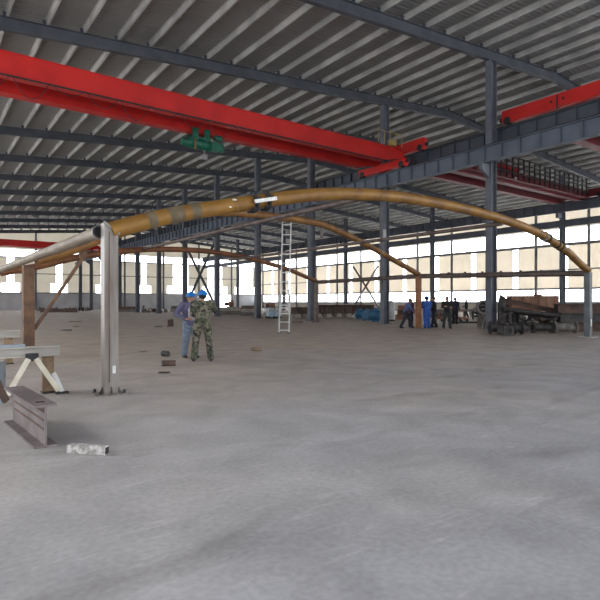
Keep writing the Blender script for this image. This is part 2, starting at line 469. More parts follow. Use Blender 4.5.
w2 = ['behind the fittings heap and the rust box girder', 'behind the men gathered at the orange post', 'between the blue motors and the brown post', 'far off behind the ladder', 'at the far corner beyond the ladder']
for n in range(0, 5):
    y = 26.2 + 16 * n; x = 51.
    t = thing('steel_column', 'slimmer far-row steel column ' + w2[n], 'column', (x, y, 0), 'far row of columns', 'thing')
    MB().hbeam((x, y, .03), (x, y, rb(x)), .36, .48, .026, .02, VX).build('shaft', 'column', t)
    MB().box((x - .36, y - .3, 0), (x + .36, y + .3, .04)).build('base_plate', 'column', t)
    b = MB(); b.box((x - 1.1, y - .1, 9.6), (x - .24, y + .1, 10.06)); b.build('corbel', 'column', t)


def runway(x, top, dep, y0, y1, label, m, fw=.34, sp=1.02):
    t = thing('crane_runway_beam', label, 'crane runway', (x, (y0 + y1) / 2, top - dep), None, 'thing')
    mb = MB().hbeam((x, y0, top - dep / 2), (x, y1, top - dep / 2), fw, dep, .04, .02)
    y = y0 + .4
    while y < y1:
        mb.box((x - fw / 2 + .01, y - .012, top - dep + .04), (x + fw / 2 - .01, y + .012, top - .04)); y += sp
    mb.build('girder', m, t)
    MB().box((x - .05, y0, top), (x + .05, y1, top + .1)).build('rail', 'dark', t)
    return t


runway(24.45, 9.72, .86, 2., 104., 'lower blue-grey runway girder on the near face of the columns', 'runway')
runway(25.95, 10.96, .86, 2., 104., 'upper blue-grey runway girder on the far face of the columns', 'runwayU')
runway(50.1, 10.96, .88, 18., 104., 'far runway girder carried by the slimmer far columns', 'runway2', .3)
# tie beam under the far runway
mb = MB().hbeam((50.55, 18, 9.05), (50.55, 104, 9.05), .2, .66)
tag(mb.build('tie_beam', 'runway2'), 'thin grey tie beam below the far runway girder', 'beam', kind='thing')


# ================================================================== CRANES
def end_carriage(par, x, y0, y1, z, m, h=.62, w=.36):
    o = MB().prism([(y0, z + .18), (y0 + .15, z), (y1 - .15, z), (y1, z + .18), (y1 - .05, z + h), (y0 + .05, z + h)], (x - w / 2, 0, 0), (x + w / 2, 0, 0), UP) if False else MB()
    vs = []
    for q in (x - w / 2, x + w / 2):
        vs += [(q, y0, z + .2), (q, y0 + .12, z + .04), (q, y1 - .12, z + .04), (q, y1, z + .2), (q, y1 - .04, z + h), (q, y0 + .04, z + h)]
    o.add(vs, [(0, 1, 2, 3, 4, 5), (11, 10, 9, 8, 7, 6)] + [(i, i + 6, (i + 1) % 6 + 6, (i + 1) % 6) for i in range(6)])
    c = o.build('end_carriage', m, par)
    for y in (y0 + .35, y1 - .35):
        MB().disc((x, y, z + .16), VX, .2, w + .06).build('wheel', 'dark', c)
    for y in (y0 - .05, y1 + .05):
        MB().tube([(x, y - .1, z + .32), (x, y + .1, z + .32)], .11).build('buffer', 'dark', c)
    return c


def girder(par, y, xa, xb, zb, dep, m, w=.42, taper=1.6):
    """box girder running across the hall with tapered ends and overhanging flanges"""
    mb = MB(); vs = []
    prof = [(xa, zb + dep * .45), (xa + taper, zb), (xb - taper, zb), (xb, zb + dep * .45), (xb, zb + dep * .82), (xb - taper * .6, zb + dep), (xa + taper * .6, zb + dep), (xa, zb + dep * .82)]
    for q in (y - w / 2, y + w / 2): vs += [(p[0], q, p[1]) for p in prof]
    n = len(prof)
    mb.add(vs, [list(range(n)), list(range(n, 2 * n))[::-1]] + [(i, i + n, (i + 1) % n + n, (i + 1) % n) for i in range(n)])
    mb.box((xa + taper, y - w / 2 - .06, zb - .03), (xb - taper, y + w / 2 + .06, zb + .005))
    mb.box((xa + taper * .6, y - w / 2 - .05, zb + dep - .005), (xb - taper * .6, y + w / 2 + .05, zb + dep + .025))
    return mb.build('girder', m, par)


t = thing('overhead_crane', 'bright red double-girder overhead crane carrying the green hoist', 'crane', (12, 23.7, 10), None)
g1 = girder(t, 22.75, -1.6, 24.55, 10.08, .84, 'red')
g2 = girder(t, 24.75, -1.6, 24.55, 10.08, .84, 'red')
MB().tube([(0, 22.47, 10.02), (23, 22.47, 10.02)], .035, 6).build('conduit', 'dark', g1)
for k in range(9):
    a = 1.6 + k * 1.35; sag = .55 + .25 * math.sin(k * 2.1)
    MB().tube([(a + 1.3 * q / 8, 22.42, 10.05 - sag * 4 * (q / 8) * (1 - q / 8)) for q in range(9)], .014, 5).build('festoon_cable', 'dark', g1)
MB().box((23.1, 22.25, 10.95), (23.6, 22.5, 11.25)).build('terminal_cabinet', 'yellow', g1)
rl = MB()
for k in range(5): rl.bar((22 + .5 * k, 22.2, 10.9), (22 + .5 * k, 22.2, 11.65), .03)
rl.bar((22, 22.2, 11.65), (24, 22.2, 11.65), .03); rl.build('guard_rail', 'yellow', g1)
end_carriage(t, 24.45, 22.2, 26.4, 9.86, 'red', .5)
end_carriage(t, -1.5, 21.9, 27.2, 9.86, 'red', .5)

# green hoist under the far girder of that crane
c = P(204, 142, 26.9)
h0 = thing('electric_hoist', 'green electric rope hoist hanging under the red crane', 'hoist', (c.x, 24.75, 9.3))
x, y, z = c.x, 24.75, 9.55
MB().tube([(x - .75, y, z), (x + .55, y, z)], .27, 18).build('drum_casing', 'green', h0)
MB().tube([(x + .55, y, z), (x + 1.15, y, z)], [.22, .19], 16).build('motor', 'green', h0)
MB().tube([(x - 1.15, y, z), (x - .75, y, z)], [.18, .24], 16).build('gearbox', 'green', h0)
tr = MB()
for sx in (-.55, .1):
    for sy in (-.3, .3):
        tr.box((x + sx - .16, y + sy - .02, z + .1), (x + sx + .16, y + sy + .02, z + .72))
tr.box((x - .7, y - .3, z + .18), (x + .3, y + .3, z + .28)); tr = tr.build('trolley_frame', 'green', h0)
for sx in (-.55, .1):
    for sy in (-.25, .25):
        MB().disc((x + sx, y + sy, z + .62), VY, .11, .06).build('wheel', 'dark', tr)
MB().tube([(x + .55, y - .2, z + .42), (x + .95, y - .2, z + .42)], .16, 14).build('travel_motor', 'green', h0)
MB().box((x + .3, y - .5, z - .36), (x + .95, y - .26, z + .08)).build('control_box', 'green', h0)
MB().tube([(x - .55, y - .3, z - .38), (x - .55, y - .3, z + .12)], .04, 8).build('limit_rod', 'orange', h0)
hk = MB().tube([(x + .1, y, z - .62), (x + .1, y, z - .25)], .03, 8)
hk.box((x - .02, y - .1, z - .75), (x + .22, y + .1, z - .55)); hk.build('hook_block', 'steel', h0)

# far red crane near the end wall
t = thing('overhead_crane', 'distant red overhead crane in front of the end wall windows', 'crane', (12, 90, 10))
girder(t, 89.5, -1.6, 24.55, 9.95, .9, 'red'); girder(t, 91.4, -1.6, 24.55, 9.95, .9, 'red')
end_carriage(t, 24.45, 88.6, 92.3, 9.86, 'red', .5); end_carriage(t, -1.5, 88.6, 92.3, 9.86, 'red', .5)

# cranes of the far bay, on the upper runway
t = thing('overhead_crane', 'shaded red crane of the far bay with lattice handrail and trolley', 'crane', (38, 24, 11))
ga = girder(t, 23.6, 26.3, 49.9, 10.72, 1.0, 'red_shaded', .45, 1.2)
gb = girder(t, 25.6, 26.3, 49.9, 10.72, 1.0, 'red_shaded', .45, 1.2)
end_carriage(t, 25.95, 22.0, 26.6, 11.1, 'red', .74); end_carriage(t, 50.1, 22.0, 26.6, 11.1, 'red_shaded', .74)
hr = MB(); yq = 22.85
k = 30.
while k <= 49.4:
    hr.bar((k, yq, 10.9), (k, yq, 12.6), .1); k += .78
for z in (11.4, 11.85, 12.2, 12.6): hr.bar((30, yq, z), (49.4, yq, z), .08)
hr.build('handrail', 'dark', ga)
MB().box((30, 22.8, 10.86), (49.4, 23.4, 10.92)).build('walkway', 'red_shaded', ga)
tl = MB().box((35.6, 23.2, 11.78), (38.6, 25.9, 12.1)); tl = tl.build('trolley', 'red', t)
MB().tube([(36.2, 24.2, 12.4), (38., 24.2, 12.4)], .3, 16).build('winch_drum', 'steel', tl)
MB().box((36., 25.0, 12.1), (36.8, 25.7, 12.6)).build('winch_motor', 'dark', tl)
MB().tube([(38.2, 23.38, 11.15), (38.2, 23.3, 11.15)], .17, 12).build('lamp', 'white', ga)
t = thing('overhead_crane', 'nearer shaded red crane of the far bay above the upper runway girder', 'crane', (38, 14, 11))
girder(t, 14.9, 26.3, 49.9, 10.72, 1.0, 'red_shaded', .5, 1.2); girder(t, 12.9, 26.3, 49.9, 10.72, 1.0, 'red_shaded', .5, 1.2)
cc = end_carriage(t, 25.95, 10.6, 16.6, 11.1, 'red', .74); end_carriage(t, 50.1, 10.6, 16.6, 11.1, 'red_shaded', .74)
MB().box((25.75, 13.46, 11.1), (25.765, 13.54, 11.78)).build('joint_plate', 'dark', cc)
for q in (13.2, 13.8): MB().disc((25.76, q, 11.52), VX, .07, .02).build('bolt', 'dark', cc)

# ================================================================== PIPE-FRAME BEING ASSEMBLED
L1 = G(109.5, 394); R1 = G(588, 337); R2 = G(418.5, 328.5); R3 = G(316, 322)
L2 = L1 + VY * 7.45; L3 = L1 + VY * 14.9
PR = .143


def arch_pt(L, R, tab, s):
    i = 0
    while i < len(tab) - 2 and s > tab[i + 1][0]: i += 1
    p1, p2 = tab[i], tab[i + 1]; p0 = tab[max(i - 1, 0)]; p3 = tab[min(i + 2, len(tab) - 1)]
    d = p2[0] - p1[0]; u = (s - p1[0]) / d
    m1 = (p2[1] - p0[1]) / max(p2[0] - p0[0], 1e-6) * d; m2 = (p3[1] - p1[1]) / max(p3[0] - p1[0], 1e-6) * d
    h = (2 * u**3 - 3 * u**2 + 1) * p1[1] + (u**3 - 2 * u**2 + u) * m1 + (-2 * u**3 + 3 * u**2) * p2[1] + (u**3 - u**2) * m2
    q = L.lerp(R, s); q.z = h
    return q


T1 = [(.0, 2.60), (.012, 2.69), (.05, 2.95), (.1, 3.22), (.18, 3.62), (.25, 3.90), (.36, 4.14), (.5, 4.22), (.64, 4.16), (.75, 3.98), (.83, 3.74), (.9, 3.40), (.96, 3.02), (1., 2.80)]
T2 = [(.01, 2.62), (.07, 3.08), (.128, 3.66), (.198, 4.22), (.276, 4.60), (.38, 4.84), (.5, 4.93), (.6, 4.9), (.7, 4.55), (.8, 4.08), (.88, 3.66), (.95, 3.28), (1., 3.0)]
T3 = [(.01, 2.62), (.07, 2.92), (.164, 3.5), (.25, 3.88), (.33, 4.12), (.43, 4.28), (.534, 4.33), (.68, 4.16), (.78, 3.9), (.86, 3.64), (.94, 3.28), (1., 3.02)]


def arch(L, R, tab, m, label):
    pts = [arch_pt(L, R, tab, tab[0][0] + (tab[-1][0] - tab[0][0]) * k / 70) for k in range(71)]
    t = thing('arched_pipe_rafter', label, 'pipe arch', pts[0], 'arched pipe rafters')
    MB().tube(pts, PR, 20).build('pipe', m, t)
    return t


A1 = arch(L1, R1, T1, 'arch', 'near arched ochre pipe rising from the bare silver post')


def collar(par, L, R, tab, s, name, m, r=1.08, w=.12):
    a, b = arch_pt(L, R, tab, s - .002), arch_pt(L, R, tab, s + .002); d = (b - a).normalized(); c = (a + b) / 2
    MB().ring(c, d, PR * r, PR * .98, w).build(name, m, par)
    return c, d


# splice clamp with bolted lugs, grey repair patches, weld collars, flange pair
for s in (.139, .154):
    c, d = collar(A1, L1, R1, T1, s, 'splice_flange', 'dark', 1.5, .05)
    sd = d.cross(UP).normalized()
    for q in range(6):
        an = q * PI / 3 + .3; o = (sd * math.cos(an) + UP * math.sin(an)) * PR * 1.3
        MB().tube([c + o - d * .08, c + o + d * .08], .025, 6).build('bolt', 'dark', A1)
a, b = arch_pt(L1, R1, T1, .134), arch_pt(L1, R1, T1, .160)
sd = (b - a).cross(UP).normalized()
for sgn in (1, -1):
    MB().bar(a + sd * sgn * PR * 1.62, b + sd * sgn * PR * 1.62, .03, .07).build('splice_strap', 'white', A1)
for s, w in ((.034, .17), (.056, .3), (.075, .2)):
    collar(A1, L1, R1, T1, s, 'filler_patch', 'grey_patch', 1.015, w)
c, d = collar(A1, L1, R1, T1, .116, 'weld_collar', 'arch', 1.05, .06)
for dz in (-.05, .07):
    MB().ball(c + Vector((-SY * PR * .95, -CY * PR * .95, dz)) + d * dz, (.05, .05, .025), 8, 6).build('weld_spatter', 'white', A1)
for s in (.302, .327, .40):
    collar(A1, L1, R1, T1, s, 'weld_collar', 'arch', 1.04, .05)
for s in (.79, .805, .845, .86):
    collar(A1, L1, R1, T1, s, 'splice_flange', 'dark' if s > .8 else 'steel', 1.25, .06)
A2 = arch(L2, R2, T2, 'arch2', 'middle arched brown pipe that the ladder leans on')
collar(A2, L2, R2, T2, .82, 'splice_flange', 'steel', 1.2, .06)
c = arch_pt(L2, R2, T2, .60)
MB().box((c.x - .05, c.y - .05, c.z - .6), (c.x + .05, c.y + .05, c.z - .1)).build('hanging_bracket', 'junk2', A2)
A3 = arch(L3, R3, T3, 'arch3', 'far arched rust-red pipe low behind the other two')


def post(loc, h, name_label, m, w=.28, plate='steel', pw=.42, round_=False, t_=None):
    t = thing('support_post', name_label, 'post', (loc.x, loc.y, 0), 'posts of the pipe frame')
    x, y = loc.x, loc.y
    if round_: MB().tube([(x, y, .02), (x, y, h)], w / 2, 16).build('shaft', m, t)
    else: MB().box((x - w / 2, y - w / 2, .02), (x + w / 2, y + w / 2, h)).build('shaft', m, t, bevel=.02)
    MB().box((x - pw / 2, y - pw / 2, 0), (x + pw / 2, y + pw / 2, .025)).build('base_plate', plate, t)
    return t


# the near bare-steel post: a rectangular hollow section with a mitred, rimmed top
x, y = L1.x, L1.y; hw, hd = .108, .105
t = thing('support_post', 'bare silver steel box post on a gusseted base plate', 'post', (x, y, 0), 'posts of the pipe frame')
zt0, zt1 = 2.72, 2.56
vs = []
mb = MB()
mb.add([(x - hw, y - hd, .02), (x + hw, y - hd, .02), (x + hw, y + hd, .02), (x - hw, y + hd, .02), (x - hw, y - hd, zt0), (x + hw, y - hd, zt1), (x + hw, y + hd, zt1), (x - hw, y + hd, zt0)],
       [(3, 2, 1, 0), (0, 1, 5, 4), (1, 2, 6, 5), (2, 3, 7, 6), (3, 0, 4, 7)])
k = .82
mb.add([(x - hw, y - hd, zt0), (x + hw, y - hd, zt1), (x + hw, y + hd, zt1), (x - hw, y + hd, zt0), (x - hw * k, y - hd * k, zt0 - .015), (x + hw * k, y - hd * k, zt1 + .015), (x + hw * k, y + hd * k, zt1 + .015), (x - hw * k, y + hd * k, zt0 - .015),
        (x - hw * k, y - hd * k, 2.3), (x + hw * k, y - hd * k, 2.3), (x + hw * k, y + hd * k, 2.3), (x - hw * k, y + hd * k, 2.3)],
       [(i, (i + 1) % 4, 4 + (i + 1) % 4, 4 + i) for i in range(4)] + [(4 + i, 4 + (i + 1) % 4, 8 + (i + 1) % 4, 8 + i) for i in range(4)] + [(8, 9, 10, 11)])
sh = mb.build('shaft', 'silver', t, bevel=.006)
MB().bar((x - .035, y - hd - .001, .2), (x - .035, y - hd - .001, 2.58), .014, .006, VY).build('weld_seam', 'rustD', sh)
MB().bar((x - hw - .02, y - hd - .005, zt0 + .01), (x + hw + .02, y - hd - .005, zt1 - .01), .02, .04).build('top_rim', 'silver', t)
MB().box((x - .22, y - .2, 0), (x + .22, y + .2, .025)).build('base_plate', 'silver', t)
for sx, sy in ((-1, 0), (1, 0), (0, -1), (0, 1)):
    if sx: vs = [(x + sx * hw, y + q, .025) for q in (-.008, .008)] + [(x + sx * (hw + .05), y + q, .025) for q in (-.008, .008)] + [(x + sx * hw, y + q, .13) for q in (-.008, .008)]
    else: vs = [(x + q, y + sy * hd, .025) for q in (-.008, .008)] + [(x + q, y + sy * (hd + .045), .025) for q in (-.008, .008)] + [(x + q, y + sy * hd, .13) for q in (-.008, .008)]
    MB().add(vs, [(0, 2, 4), (5, 3, 1), (0, 1, 3, 2), (2, 3, 5, 4), (4, 5, 1, 0)]).build('gusset', 'junk', t)
for sx in (-1, 1):
    for sy in (-1, 1):
        MB().tube([(x + sx * .185, y + sy * .165, .02), (x + sx * .185, y + sy * .165, .075)], .022, 8).build('anchor_bolt', 'dark', t)
MB().box((x + .015, y - hd - .006, .34), (x + .065, y - hd - .001, .46)).build('paper_tag', 'white', t)

post(L2, 2.48, 'rusty brown post under the buff eaves pipe, behind the trestle', 'rustpost', .28)
post(L3, 2.48, 'dark rusty post at the far end of the buff eaves pipe', 'rustpost', .28)
p = post(R1, 2.72, 'dark grey post at the foot of the near arch, before the scrap heap', 'greypost', .25, 'tank', .55)
MB().box((R1.x - .1, R1.y - .165, .45), (R1.x - .02, R1.y - .152, .75)).build('paper_tag', 'white', p)
post(R2, 2.9, 'orange primed post with the blue-clad man beside it', 'orange', .25)
post(R3, 2.92, 'slim dark brown post at the end of the rust girders', 'pipeD', .26, 'dark', .4)

# pipes along the frame
a = Vector((L1.x - .1, L1.y + .2, 2.60)); b = Vector((L1.x - .1, L1.y + 19.5, 2.60))
t = thing('eaves_pipe', 'long buff eaves pipe with an open end at the silver post', 'pipe', a, 'lengthwise pipes of the frame')
MB().tube([a, b], .105, 20, True, .8).build('pipe', 'pipe', t)
MB().ring(a + VY * .02, VY, .115, .09, .04).build('end_ring', 'steel', t)
MB().disc(a + VY * .05, VY, .092, .01).build('bore', 'dark', t)
pts = [Vector((R1.x, R1.y, 2.68)), Vector((R2.x, R2.y, 2.90)), Vector((R3.x, R3.y, 2.92)), ]
t = thing('eaves_pipe', 'dark red-brown eaves pipe joining the three far posts', 'pipe', pts[0], 'lengthwise pipes of the frame')
MB().tube(pts, .128, 16).build('pipe', 'pipeD', t)
for k in range(1, 9):
    c = pts[0].lerp(pts[1], k / 9)
    MB().box((c.x - .05, c.y - .04, c.z + .12), (c.x + .05, c.y + .04, c.z + .18)).build('cleat', 'dark', t)


def purlin_pipe(xd, y0, y1, z, label):
    t = thing('purlin_pipe', label, 'pipe', (xd, y0, z), 'lengthwise pipes of the frame')
    MB().tube([(xd, y0, z), (xd, y1, z)], .07, 14).build('pipe', 'pipeD', t)
    for y in (y0 + .05,):
        MB().box((xd - .05, y - .05, z), (xd + .05, y + .05, z + .16)).build('bracket', 'steel', t)
    return t


pa = P(366, 197, 13.1)
purlin_pipe(pa.x, pa.y, pa.y + 19.5, pa.z, 'thin dark purlin pipe on the near half of the arches')
pb = P(503, 223.5, 17.1)
purlin_pipe(pb.x, pb.y, pb.y + 18.5, pb.z, 'thin dark purlin pipe on the far half of the arches')
# raking prop at the rusty post
a = Vector((L2.x, L2.y, .72)); b = arch_pt(L2, R2, T2, .075) - UP * .33
t = thing('raking_prop', 'thin rusty prop leaning from the brown post up to the arch', 'prop', a)
MB().bar(a + VX * .15, b, .08, .08).build('bar', 'rustpost', t)
MB().box((b.x - .1, b.y - .06, b.z - .03), (b.x + .1, b.y + .06, b.z + .2)).build('head_plate', 'rustpost', t)

# cross bracing between two middle columns, and on the far row
t = thing('cross_brace', 'dark angle-iron cross brace between two columns above the helmeted men', 'brace', (25.15, 52.8, 3))
for a, b in (((25.1, 49., 7.9), (25.1, 56.6, .8)), ((25.2, 49., .8), (25.2, 56.6, 7.9))):
    MB().bar(a, b, .2, .2).build('brace_bar', 'rafter', t)
MB().bar((25.15, 49., 8.35), (25.15, 56.6, 8.35), .14, .2).build('strut', 'rafter', t)
t = thing('cross_brace', 'brown cross brace low in the far wall bay behind the blue motors', 'brace', (60, 62, 1))
def on_wall(px, py, x=63.2):
    return P(px, py, x / (CY * (px - 300) / F + SY))


for p, q in ((on_wall(351, 311), on_wall(378, 266)), (on_wall(353, 266), on_wall(381, 311))):
    MB().bar(p, q, .3, .2).build('brace_bar', 'pipeD', t)

# ================================================================== LADDER
base = G(284, 333.5)
# leans back on the middle arch
s = .0
best = min((abs((arch_pt(L2, R2, T2, k / 400) - Vector((0, 0, 0))).to_2d().dot(Vector((CY, -SY))) / (arch_pt(L2, R2, T2, k / 400).to_2d().dot(Vector((SY, CY)))) - (286.5 - 300) / F), k) for k in range(400))[1] / 400
top = arch_pt(L2, R2, T2, best) + FWD * .2 + UP * .12
t = thing('extension_ladder', 'white aluminium extension ladder leaning on the brown arch', 'ladder', base)
ax = (top - base); ln = ax.length; ax.normalize(); side = RIGHT; nrm = side.cross(ax).normalized()


def ladder_section(s0, s1, w, off, nm):
    sec = []
    for sg in (-1, 1):
        a = base + ax * s0 + side * sg * w / 2 + nrm * off; b = base + ax * s1 + side * sg * w / 2 + nrm * off
        MB().bar(a, b, .055, .05, nrm).build('rail', 'alu', t)
    q = s0 + .18
    while q < s1:
        p = base + ax * q + nrm * off
        MB().tube([p - side * w / 2, p + side * w / 2], .026, 8).build('rung', 'alu', t); q += .44


ladder_section(0, 2.05, .46, 0, 'lower'); ladder_section(1.2, ln, .36, .05, 'upper')
for sg in (-1, 1):
    p = base + side * sg * .23
    MB().box((p.x - .05, p.y - .05, 0), (p.x + .05, p.y + .05, .05)).build('rubber_foot', 'dark', t)


# ================================================================== PEOPLE
def remeshed(mb, voxel, smooth=4):
    me = bpy.data.meshes.new('tmp'); me.from_pydata(mb.v, [], mb.f); me.update()
    bm_ = bmesh.new(); bm_.from_mesh(me); bmesh.ops.recalc_face_normals(bm_, faces=bm_.faces); bm_.to_mesh(me); bm_.free()
    o = bpy.data.objects.new('tmp', me); COL.objects.link(o)
    r = o.modifiers.new('r', 'REMESH'); r.mode = 'VOXEL'; r.voxel_size = voxel
    if smooth:
        s_ = o.modifiers.new('s', 'SMOOTH'); s_.iterations = smooth; s_.factor = .5
    bpy.context.view_layer.update()
    out = bpy.data.meshes.new_from_object(o.evaluated_get(bpy.context.evaluated_depsgraph_get()))
    bpy.data.objects.remove(o); bpy.data.meshes.remove(me)
    for p in out.polygons: p.use_smooth = True
    return out


def link_mesh(me, name, mats, parent):
    me.materials.clear()
    for m_ in mats: me.materials.append(M[m_])
    me.name = name
    o = bpy.data.objects.new(name, me); COL.objects.link(o); o.parent = parent; ORG[o.name] = ORG[parent.name]
    return o


def limb(mb, pts, rad, n=12, step=5):
    """tapering limb with rounded ends and joints"""
    P_, R_ = [], []
    pts = [Vector(p) for p in pts]
    for i in range(len(pts) - 1):
        for k in range(step):
            u = k / step; P_.append(pts[i].lerp(pts[i + 1], u)); R_.append(rad[i] + (rad[i + 1] - rad[i]) * u)
    P_.append(pts[-1]); R_.append(rad[-1])
    mb.tube(P_, R_, n)
    for p, r in zip(pts, rad): mb.ball(p, r, n, 8)


def trunk(mb, secs, n=20):
    """elliptic sections (centre, half width, half depth) with flat caps"""
    rings = []
    for i, (c, rx, ry) in enumerate(secs):
        c = Vector(c); a = Vector(secs[max(i - 1, 0)][0]); b = Vector(secs[min(i + 1, len(secs) - 1)][0]); t_ = (b - a).normalized()
        sx = Vector((1, 0, 0)); sx = (sx - t_ * sx.dot(t_)).normalized(); sy = t_.cross(sx)
        rings.append([c + sx * rx * math.cos(2 * PI * k / n) + sy * ry * math.sin(2 * PI * k / n) for k in range(n)])
    vs = [p for r in rings for p in r]; m = len(rings)
    mb.add(vs, [(i * n + k, i * n + (k + 1) % n, (i + 1) * n + (k + 1) % n, (i + 1) * n + k) for i in range(m - 1) for k in range(n)] + [list(range(n))[::-1], list(range((m - 1) * n, m * n))], True)


def hand(mb, wrist, d, nrm, side_sign, grip=.5):
    """palm, four unequal bent fingers and a thumb from the palm's side; d = along the hand, nrm = out of the palm"""
    d = Vector(d).normalized(); nrm = Vector(nrm); nrm = (nrm - d * nrm.dot(d)).normalized(); sd = d.cross(nrm) * side_sign
    for k in range(5):
        c = wrist + d * (.018 + .016 * k)
        mb.ball(c, (.03, .03, .03), 10, 6)
        for q in (-.022, .022): mb.ball(c + sd * q, .017, 10, 6)
    for k, (o, ln_) in enumerate(((-.033, .066), (-.011, .076), (.011, .072), (.032, .056))):
        p = wrist + d * .088 + sd * o; pts = [p]; ang = 0
        for j, fr in enumerate((.45, .32, .23)):
            ang += grip * (.75, .9, .6)[j] + .05 * k
            p = p + (d * math.cos(ang) + nrm * math.sin(ang)) * ln_ * fr; pts.append(p)
        limb(mb, pts, [.0105, .0098, .009, .008], 8, 2)
    p = wrist + d * .03 - sd * .03
    q = p + (-sd * .7 + d * .6 + nrm * .45).normalized() * .036; r = q + (-sd * .25 + d * .8 + nrm * .55).normalized() * .03
    limb(mb, [p, q, r], [.014, .0115, .009], 8, 2)


def person(label, loc, yaw, top_m, leg_m, pose=None, scale=1., hat=None, shirt=None, vox=.011, group=None, bulk=1.06):
    """local axes: +y the way the person faces, +x the person's right hand side"""
    t = thing('person', label, 'person', (loc[0], loc[1], 0), group, None, yaw)
    ORG[t.name] = Vector((0, 0, 0)); t.scale = (scale * bulk, scale * bulk, scale)
    J = dict(pel=(0, 0, .94), wai=(0, .0, 1.08), che=(0, .01, 1.28), nek=(0, .0, 1.47), hed=(0, .03, 1.578),
             sl=(-.19, 0, 1.41), sr=(.19, 0, 1.41), el=(-.25, -.03, 1.13), er=(.25, -.03, 1.13), wl=(-.25, .06, .89), wr=(.25, .06, .89),
             hl=(-.09, 0, .92), hr=(.09, 0, .92), kl=(-.10, .02, .50), kr=(.10, .02, .50), al=(-.11, -.02, .09), ar=(.11, -.02, .09),
             hdl=(0, .2, -1), hdr=(0, .2, -1), face=0., gripl=.5, gripr=.5, nl=(1, 0, 0), nr=(-1, 0, 0))
    J.update(pose or {})
    V = {k: (Vector(v) if isinstance(v, tuple) else v) for k, v in J.items()}
    # ---- body: one continuous skin
    b = MB()
    trunk(b, [(V['pel'] - (V['wai'] - V['pel']) * .6, .13, .09), (V['pel'], .145, .10), (V['wai'], .125, .09), (V['che'], .155, .105), (V['nek'] - (V['nek'] - V['che']) * .3, .13, .08), (V['nek'], .055, .055)])
    limb(b, [V['nek'] - (V['hed'] - V['nek']) * .3, V['nek'] + (V['hed'] - V['nek']) * .75], [.056, .052])
    for s_ in 'lr':
        limb(b, [V['che'].lerp(V['nek'], .55), V['s' + s_], V['e' + s_], V['w' + s_]], [.06, .056, .041, .027])
        limb(b, [V['pel'], V['h' + s_], V['k' + s_], V['a' + s_]], [.09, .085, .052, .036])
        hand(b, V['w' + s_] + Vector(J['hd' + s_]).normalized() * .0, V['hd' + s_], V['n' + s_], 1 if s_ == 'l' else -1, J['grip' + s_])
        a_ = V['a' + s_]; limb(b, [a_, a_ + Vector((0, .07, -.05)), a_ + Vector((0, .15, -.06))], [.036, .034, .026])
    fa = Matrix.Rotation(J['face'], 4, 'Z') @ Matrix.Rotation(J.get('nod', 0.), 4, 'X')
    hc = V['hed']; hp = lambda q: hc + (fa @ (Vector(q) * 1.09))

    def skull(p):
        q = p.copy(); lz = q.z
        if lz < 0:
            f = 1 + lz / .12 * .38; q.x *= f; q.y = q.y * (1 + lz / .12 * .18) + .012 * (-lz / .12)
        return hp(q)
    b.ball((0, 0, 0), (.074, .094, .118), 18, 14, shape=skull)
    b.add([hp(q) for q in ((-.014, .088, -.03), (.014, .088, -.03), (0, .118, -.028), (0, .088, .02), (0, .085, -.04))], [(0, 2, 3), (2, 1, 3), (0, 4, 2), (4, 1, 2), (0, 3, 1, 4)])
    b.ball((0, 0, 0), (.016, .018, .017), 8, 6, shape=lambda p: hp(p + Vector((0, .1, -.026))))
    b.ball((0, 0, 0), (.05, .03, .024), 10, 6, shape=lambda p: hp(p + Vector((0, .062, -.085))))
    for sx in (-1, 1): b.ball((0, 0, 0), (.011, .02, .031), 8, 8, shape=lambda p: hp(p + Vector((sx * .077, -.005, -.012))))
    me = remeshed(b, vox, 2)
    # eyes, brows and mouth are joined into the same body mesh
    f_ = MB()
    for sx in (-1, 1):
        f_.ball((0, 0, 0), (.013, .008, .007), 8, 6, shape=lambda p: hp(p + Vector((sx * .031, .083, .004))))
        f_.ball((0, 0, 0), (.02, .007, .005), 8, 6, shape=lambda p: hp(p + Vector((sx * .031, .084, .026))))
    nf = len(f_.f)
    f_.ball((0, 0, 0), (.023, .008, .006), 8, 6, shape=lambda p: hp(p + Vector((0, .09, -.064))))
    bm_ = bmesh.new(); bm_.from_mesh(me); vv = [bm_.verts.new(p) for p in f_.v]
    for i, fc in enumerate(f_.f):
        f2 = bm_.faces.new([vv[k] for k in fc]); f2.material_index = 1 if i < nf else 2; f2.smooth = True
    bm_.to_mesh(me); bm_.free()
    mi = [p.material_index for p in me.polygons]
    o = link_mesh(me, 'body', ['skin', 'eye', 'lip'], t); o.data.polygons.foreach_set('material_index', mi)
    # ---- clothes
    c = MB(); hem = V['pel'] - (V['wai'] - V['pel']) * .55
    trunk(c, [(hem, .178, .132), (V['pel'], .178, .135), (V['wai'], .168, .128), (V['che'], .196, .142), (V['nek'] - (V['nek'] - V['che']) * .28, .165, .108), (V['nek'] + (V['nek'] - V['che']) * .06, .075, .075)])
    for s_ in 'lr':
        limb(c, [V['che'].lerp(V['nek'], .5), V['s' + s_], V['e' + s_], V['e' + s_].lerp(V['w' + s_], .9)], [.085, .08, .06, .047])
    jk = link_mesh(remeshed(c, max(vox, .012), 5), 'jacket', [top_m], t)
    if shirt:
        c = MB(); k = .018
        trunk(c, [(V['wai'] + Vector((0, k + .012, -.1)), .105, .12), (V['wai'] + Vector((0, k, 0)), .13, .127), (V['che'] + Vector((0, k + .006, 0)), .145, .138), (V['nek'] + Vector((0, k, -.05)), .07, .1), (V['nek'] + Vector((0, k * .5, .02)), .06, .07)])
        link_mesh(remeshed(c, .012, 4), 'shirt', [shirt], t)
    c = MB()
    trunk(c, [(V['pel'] - Vector((0, 0, .1)), .15, .11), (V['pel'], .16, .118), (V['wai'], .148, .112)])
